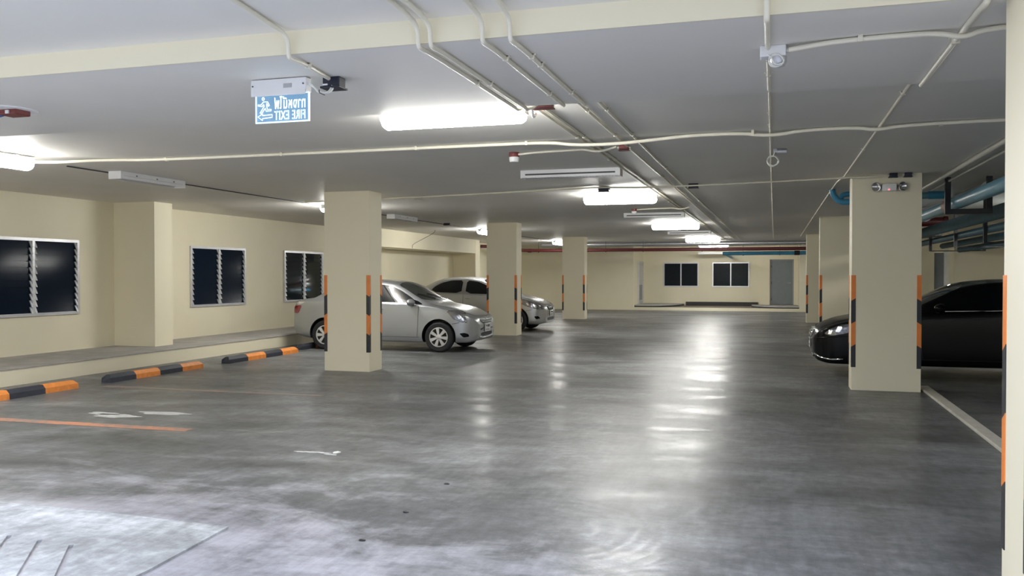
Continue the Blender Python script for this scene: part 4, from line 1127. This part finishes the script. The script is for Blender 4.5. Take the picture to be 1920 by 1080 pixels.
# emergency twin lamp on the right column
r = thing('emergency_lamp', (1.45, 12.6, 2.66), 'white twin-head emergency lamp with chrome reflectors high on the right column', 'emergency lamp')
MB().box((1.36, 12.50, 2.665), (1.54, 12.62, 2.76), 0, 0.012).build('battery_case', M['white'], r, smooth=30)
for sx, x in ((-1, 1.30), (1, 1.60)):
    Mh = Matrix.Translation((x, 12.55, 2.72)) @ Matrix.Rotation(sx*0.5, 4, 'Z') @ Matrix.Rotation(PI/2, 4, 'X')
    h = MB().lathe([(0.0, -0.05), (0.035, -0.04), (0.058, 0.0), (0.062, 0.03), (0.055, 0.032), (0.03, 0.005), (0.0, 0.0)], 20, 0, Mh).build('lamp_head', M['chrome'], r, smooth=40)
    MB().cyl((x, 12.56, 2.70), (1.36 if sx < 0 else 1.54, 12.57, 2.70), 0.012, 8).build('swivel_arm', M['alu'], r)
MB().box((1.435, 12.495, 2.672), (1.455, 12.502, 2.686)).build('indicator_light', M['red_led'], r)
# exit sign
SX0, SX1, SY = -3.18, -2.80, 4.89
r = thing('exit_sign', ((SX0+SX1)/2, SY, SOFF), 'hanging edge-lit blue acrylic fire exit sign with mirrored lettering and white housing', 'exit sign')
MB().box((-3.19, SY - 0.03, 2.695), (-2.795, SY + 0.035, 2.785), 0, 0.004).build('housing', M['white'], r)
MB().box((-3.185, SY - 0.034, 2.68), (-2.80, SY - 0.027, 2.712)).build('housing_lip', M['white'], r)
m = MB()
for x in (-3.175, -2.815): m.cyl((x, SY - 0.03, 2.745), (x, SY - 0.034, 2.745), 0.005, 8)
m.build('screw', M['slot'], r)
m = MB().box((-2.955, SY - 0.0315, 2.725), (-2.895, SY - 0.0300, 2.752)); m.build('rating_sticker', M['louver'], r)
px0, px1, pz0, pz1 = -3.165, -2.795, 2.522, 2.697
pan = MB().box((px0, SY - 0.004, pz0), (px1, SY + 0.004, pz1)).build('acrylic_panel', M['acrylic'], r)
m = MB(); e = 0.007
m.box((px0 - e, SY - 0.006, pz0 - e), (px0, SY + 0.006, pz1)).box((px1, SY - 0.006, pz0 - e), (px1 + e, SY + 0.006, pz1)).box((px0, SY - 0.006, pz0 - e), (px1, SY + 0.006, pz0)).box((px0, SY - 0.006, pz1 - 0.006), (px1, SY + 0.006, pz1))
m.build('glowing_edge', M['sign_edge'], pan)
def text_mesh(body, size, fill):
    cu = bpy.data.curves.new('txt', 'FONT'); cu.body = body; cu.size = size
    cu.fill_mode = 'FRONT' if fill else 'NONE'
    cu.bevel_depth = 0.0011; cu.extrude = 0.0006; cu.space_character = 1.12; cu.resolution_u = 4; cu.bevel_resolution = 1
    ob = bpy.data.objects.new('txt', cu); C.objects.link(ob)
    dg = bpy.context.evaluated_depsgraph_get(); dg.update()
    me = bpy.data.meshes.new_from_object(ob.evaluated_get(dg))
    vs = [v.co.copy() for v in me.vertices]; fs = [tuple(p.vertices) for p in me.polygons]
    bpy.data.objects.remove(ob); bpy.data.curves.remove(cu); bpy.data.meshes.remove(me)
    return vs, fs
def sign_text(body, x_left, x_right, z0, z1, name, fill):
    vs, fs = text_mesh(body, 1.0, fill)
    # geometry built at unit size would give thick bevels, so scale positions only after a second pass at true size
    lo = Vector((min(v.x for v in vs), min(v.y for v in vs))); hi = Vector((max(v.x for v in vs), max(v.y for v in vs)))
    size = (z1 - z0)/(hi.y - lo.y)
    vs, fs = text_mesh(body, size, fill)
    lo = Vector((min(v.x for v in vs), min(v.y for v in vs))); hi = Vector((max(v.x for v in vs), max(v.y for v in vs)))
    kx = (x_right - x_left)/(hi.x - lo.x); kz_ = (z1 - z0)/(hi.y - lo.y)
    out = [(x_right - (v.x - lo.x)*kx, SY - 0.006 + v.z, z0 + (v.y - lo.y)*kz_) for v in vs]   # mirrored, as seen from behind
    MB().add(out, fs).build(name, M['sign_line'], pan)
sign_text('FIRE EXIT', -3.035, -2.815, 2.532, 2.588, 'fire_exit_lettering', False)
sign_text('\u0e17\u0e32\u0e07\u0e2b\u0e19\u0e35\u0e44\u0e1f', -3.035, -2.815, 2.600, 2.680, 'thai_lettering', True)
def zxp(p): return [(px0 + (px1-px0)*a, SY - 0.006, pz1 - (pz1-pz0)*c) for a, c in p]
m = MB()
m.tube(zxp([(.03,.80),(.12,.70),(.12,.76),(.31,.74),(.31,.84),(.12,.87),(.12,.94)]), 0.0028, 6, closed=True); m.build('arrow_symbol', M['sign_line'], pan, smooth=60)
m = MB()
cx_, cz_ = .135, .16
m.tube([(px0 + (px1-px0)*cx_ + 0.0075*math.cos(a), SY - 0.006, pz1 - (pz1-pz0)*cz_ + 0.009*math.sin(a)) for a in [2*PI*k/14 for k in range(14)]], 0.0026, 6, closed=True)
m.tube(zxp([(.14,.27),(.09,.37),(.035,.36),(.035,.41),(.11,.43),(.145,.36),(.155,.42),(.07,.67),(.10,.69),(.175,.50),(.19,.61),(.29,.60),(.29,.55),(.215,.55),(.20,.40),(.20,.32),(.235,.44),(.255,.41),(.22,.27)]), 0.0026, 6, closed=True)
m.build('running_figure_symbol', M['sign_line'], pan, smooth=60)
m = MB().tube(soft([(-2.80, SY, 2.755), (-2.77, SY, 2.74), (-2.73, SY - 0.01, 2.70), (-2.70, SY - 0.01, 2.685), (-2.665, SY, 2.68), (-2.64, SY + 0.02, 2.70), (-2.645, SY + 0.05, 2.755)]), 0.006, 8)
m.tube(soft([(-2.80, SY, 2.745), (-2.752, SY, 2.72), (-2.72, SY - 0.02, 2.685), (-2.68, SY - 0.02, 2.675), (-2.65, SY, 2.69), (-2.65, SY + 0.05, 2.755)]), 0.005, 8)
m.build('power_lead', M['white_cable'], r, smooth=60)
m = MB().tube([(-2.71, SY - 0.02, 2.70), (-2.705, SY - 0.025, 2.68), (-2.67, SY - 0.02, 2.665)], 0.003, 6); m.build('cable_tie', M['trim_black'], r)
r = thing('outlet_box', (-2.66, 4.96, SOFF), 'small navy outlet box on the beam beside the exit sign', 'junction box')
MB().box((-2.715, 4.92, SOFF - 0.062), (-2.60, 5.01, SOFF), 0, 0.006).build('box_body', M['navy'], r)
MB().box((-2.725, 4.905, SOFF - 0.072), (-2.59, 5.02, SOFF - 0.060), 0, 0.003).build('lid', M['navy'], r)
MB().box((-2.71, 4.912, SOFF - 0.055), (-2.675, 4.918, SOFF - 0.045)).build('label_strip', M['white'], r)

# crumbs on the floor, a mark on the column, a loose wire by the wall beam
for k, (x, y, lb) in enumerate(((-2.32, 6.05, 'small dark crumb of dirt on the floor mid-way across the dusty entrance'), (-2.30, 4.62, 'dark crumb of dirt nearest the entrance on the bright floor'), (-2.30, 5.25, 'dark flat crumb of dirt between the two other crumbs'))):
    m = MB(); rr = random.Random(60 + k)
    m.lathe([(0.0, 0.0), (0.013, 0.001), (0.015, 0.005), (0.010, 0.009), (0.0, 0.010)], 9, 0, Matrix.Translation((x, y, 0.0)) @ Matrix.Diagonal((1.5, 0.8, 1, 1)))
    for i in range(len(m.v)): m.v[i] += Vector((rr.uniform(-.003, .003), rr.uniform(-.003, .003), 0))
    tag(m.build('dirt_crumb', M['hub_dark'], smooth=40, origin=None), lb, 'dirt')
conduit('thin loose wire hanging from the batten above the silver sedan to the wall beam', [(-9.6, 24.1, CEIL - 0.02), (-9.62, 24.1, 2.8), (-10.2, 24.5, 2.62), (-10.85, 25.3, 2.5), (-10.88, 25.4, 2.40)], 0.006, mat=M['trim_black'], cat='wire', name='loose_wire')

# ------------------------------------------------------------------ pipes at the far end and right
def pipe(name, label, pts, r, mat, it=3, couplings=(), cmat=None, hang=(), n=16):
    root = thing(name, pts[0], label, 'pipe')
    MB().tube(soft(pts, it), r, n).build('pipe_run', mat, root, smooth=60)
    for a, c in couplings: MB().cyl(a, c, r*1.2, n).build('coupling', cmat or mat, root, smooth=40)
    for x, y, z in hang: MB().cyl((x, y, z), (x, y, CEIL), 0.006, 6).cyl((x, y - 0.015, z - r), (x, y + 0.015, z - r), 0.02, 8).build('hanger_rod', M['black_steel'], root)
    return root
pipe('duct', 'silver foil duct crossing the far end of the ceiling', [(-9.2, 35, 2.79), (-4, 35, 2.79), (0.9, 35, 2.79), (3.5, 35, 2.79)], 0.085, M['silver_duct'], 1, hang=((-7, 35, 2.86), (-3.4, 35, 2.86), (0.4, 35, 2.86)))
pipe('sprinkler_pipe', 'dark red sprinkler pipe crossing the far end below the silver duct', [(-11.4, 33.6, 2.72), (-10.6, 34.2, 2.72), (-10.1, 34.7, 2.58), (-9.6, 34.8, 2.56), (-5, 34.8, 2.56), (3.5, 34.8, 2.56)], 0.065, M['dark_red'], 2, [((-9.75, 34.8, 2.56), (-9.6, 34.8, 2.56))], hang=((-9.3, 34.8, 2.56), (-6.5, 34.8, 2.56), (-5.0, 34.8, 2.56), (-2.7, 34.8, 2.56)))
pipe('drain_pipe', 'blue drain pipe low across the far right above the grey metal door', [(-2.0, 36.2, 2.42), (-1.6, 36.2, 2.42), (0.9, 36.2, 2.43), (3, 36.2, 2.43)], 0.075, M['blue_pipe'], 1, [((0.75, 36.2, 2.43), (0.95, 36.2, 2.43))], M['black_steel'], hang=((-1.2, 36.2, 2.42), (0.2, 36.2, 2.43)))
pipe('drain_pipe', 'blue branch pipe running back to the lobby wall from the far drain pipe', [(-1.9, 36.32, 2.42), (-1.9, 37, 2.41), (-1.9, 41.95, 2.37)], 0.06, M['blue_pipe'], 1)
# trap pipe behind the emergency lamp column
pipe('drain_pipe', 'bright blue pipe with an end cap passing behind the emergency lamp column', [(1.56, 14.5, 2.745), (1.7, 14.5, 2.745), (2.36, 14.5, 2.76), (2.44, 14.5, 2.76)], 0.05, M['pale_blue'], 1, [((2.22, 14.5, 2.76), (2.44, 14.5, 2.76))], M['blue_pipe'])
pipe('drain_trap', 'bright blue U-shaped trap hanging beside the emergency lamp column', [(0.86, 14.55, 2.89), (0.87, 14.55, 2.82), (0.92, 14.55, 2.74), (0.99, 14.55, 2.69), (1.08, 14.55, 2.69), (1.48, 14.55, 2.69)], 0.045, M['blue_pipe'], 3)
pipe('drain_pipe', 'blue upper leg of the trap beside the emergency lamp column', [(1.0, 14.75, 2.72), (1.01, 14.75, 2.80), (1.07, 14.75, 2.83), (1.5, 14.75, 2.83)], 0.042, M['blue_pipe'], 3)
# right-hand bundle running along the bays
pipe('drain_pipe', 'large pale blue drain pipe highest of those running back over the right bay', [(2.42, 5.0, 2.55), (2.42, 12, 2.55), (2.42, 24.8, 2.55)], 0.085, M['pale_blue'], 1, [((2.42, 13.75, 2.55), (2.42, 14.05, 2.55))], M['brown_joint'], n=20)
pipe('drain_pipe', 'thick blue drain pipe in shadow beside the highest pale blue pipe', [(3.22, 5.0, 2.50), (3.22, 12, 2.50), (3.22, 24.8, 2.50)], 0.11, M['shade_toned_pipe'], 1, [((3.22, 12.6, 2.50), (3.22, 13.0, 2.50))], M['brown_joint'], n=20)
pipe('drain_pipe', 'upper blue pipe of the low pipe bundle over the right bay', [(3.62, 5, 2.36), (3.62, 24.8, 2.36)], 0.07, M['shade_toned_pipe'], 0)
pipe('drain_pipe', 'middle blue pipe of the low pipe bundle over the right bay', [(4.15, 5, 2.30), (4.15, 24.8, 2.30)], 0.07, M['shade_toned_pipe'], 0)
pipe('drain_pipe', 'lowest blue pipe of the low pipe bundle over the right bay', [(4.55, 5, 2.20), (4.55, 24.8, 2.20)], 0.07, M['shade_toned_pipe'], 0)
pipe('duct', 'silver foil duct close under the ceiling above the highest blue pipe of the right bay', [(2.86, 13.6, 2.752), (2.86, 24.8, 2.752)], 0.115, M['silver_duct'], 0, [((2.86, 15.5, 2.752), (2.86, 15.56, 2.752)), ((2.86, 19.0, 2.752), (2.86, 19.06, 2.752))], n=20)
pipe('ceiling_conduit', 'thick grey conduit on the ceiling over the right bay, nearer the aisle', [(2.17, 5, 2.87), (2.17, 20, 2.87)], 0.03, M['grey_pipe'], 0, n=12)
pipe('ceiling_conduit', 'thin grey conduit on the ceiling over the right bay, beside the thick one', [(2.30, 5, 2.85), (2.30, 20, 2.85)], 0.018, M['grey_pipe'], 0, n=10)
pipe('sprinkler_pipe', 'short red pipe end seen under the blue pipes of the right bay', [(3.12, 21.4, 2.74), (3.66, 21.4, 2.74)], 0.10, M['dark_red'], 0, [((3.60, 21.4, 2.74), (3.68, 21.4, 2.74))])
pipe('duct', 'silver ribbed duct end below the red pipe in the right bay', [(3.50, 24.0, 2.58), (3.98, 24.0, 2.58)], 0.09, M['silver_duct'], 0, [((3.52 + k*0.08, 24.0, 2.58), (3.54 + k*0.08, 24.0, 2.58)) for k in range(6)])
def trapeze(x0, x1, y, z, label, hw, hb):
    r = thing('pipe_hanger', ((x0+x1)/2, y, CEIL), label, 'pipe hanger', 'black steel pipe hangers')
    for x in (x0, x1): MB().box((x - hw, y - 0.025, z), (x + hw, y + 0.025, CEIL)).build('drop_channel', M['black_steel'], r)
    MB().box((x0 - hw, y - 0.03, z - hb), (x1 + hw, y + 0.03, z)).build('cross_channel', M['black_steel'], r)
trapeze(2.285, 2.80, 13.3, 2.46, 'black steel hanger carrying the highest blue pipe, nearest the columns', 0.036, 0.07)
for y, l in ((14.4, 'black steel hanger under the low blue pipes above the black sedan bonnet'), (17.0, 'black steel hanger under the low blue pipes over the black sedan roof'), (19.6, 'black steel hanger under the low blue pipes just before the red pipe end'), (22.6, 'black steel hanger under the low blue pipes nearest the far core wall')):
    trapeze(3.52, 4.66, y, 2.13, l, 0.03, 0.02)

# ------------------------------------------------------------------ light, camera, view
w = bpy.data.worlds.new('sky'); bpy.context.scene.world = w; w.use_nodes = True
nt = w.node_tree
bg = nt.nodes['Background']
bg.inputs['Color'].default_value = (0.76, 0.83, 1.0, 1)
bg.inputs['Strength'].default_value = 2.5
cam = bpy.data.cameras.new('camera'); co = bpy.data.objects.new('camera', cam); C.objects.link(co)
co.location = (0, 0, 1.55)
co.rotation_euler = (math.radians(90 - 0.83841), 0, math.radians(16.69756))
cam.sensor_width = 36.0; cam.lens = 1640/1920*36.0
cam.clip_start = 0.05; cam.clip_end = 200
sc = bpy.context.scene
sc.camera = co
sc.view_settings.view_transform = 'Standard'; sc.view_settings.look = 'None'; sc.view_settings.gamma = 1.0
sc.view_settings.exposure = 0.82
sc.view_settings.use_curve_mapping = False
sc.cycles.max_bounces = 8
sc.cycles.diffuse_bounces = 5
sc.cycles.caustics_reflective = False
sc.cycles.caustics_refractive = False
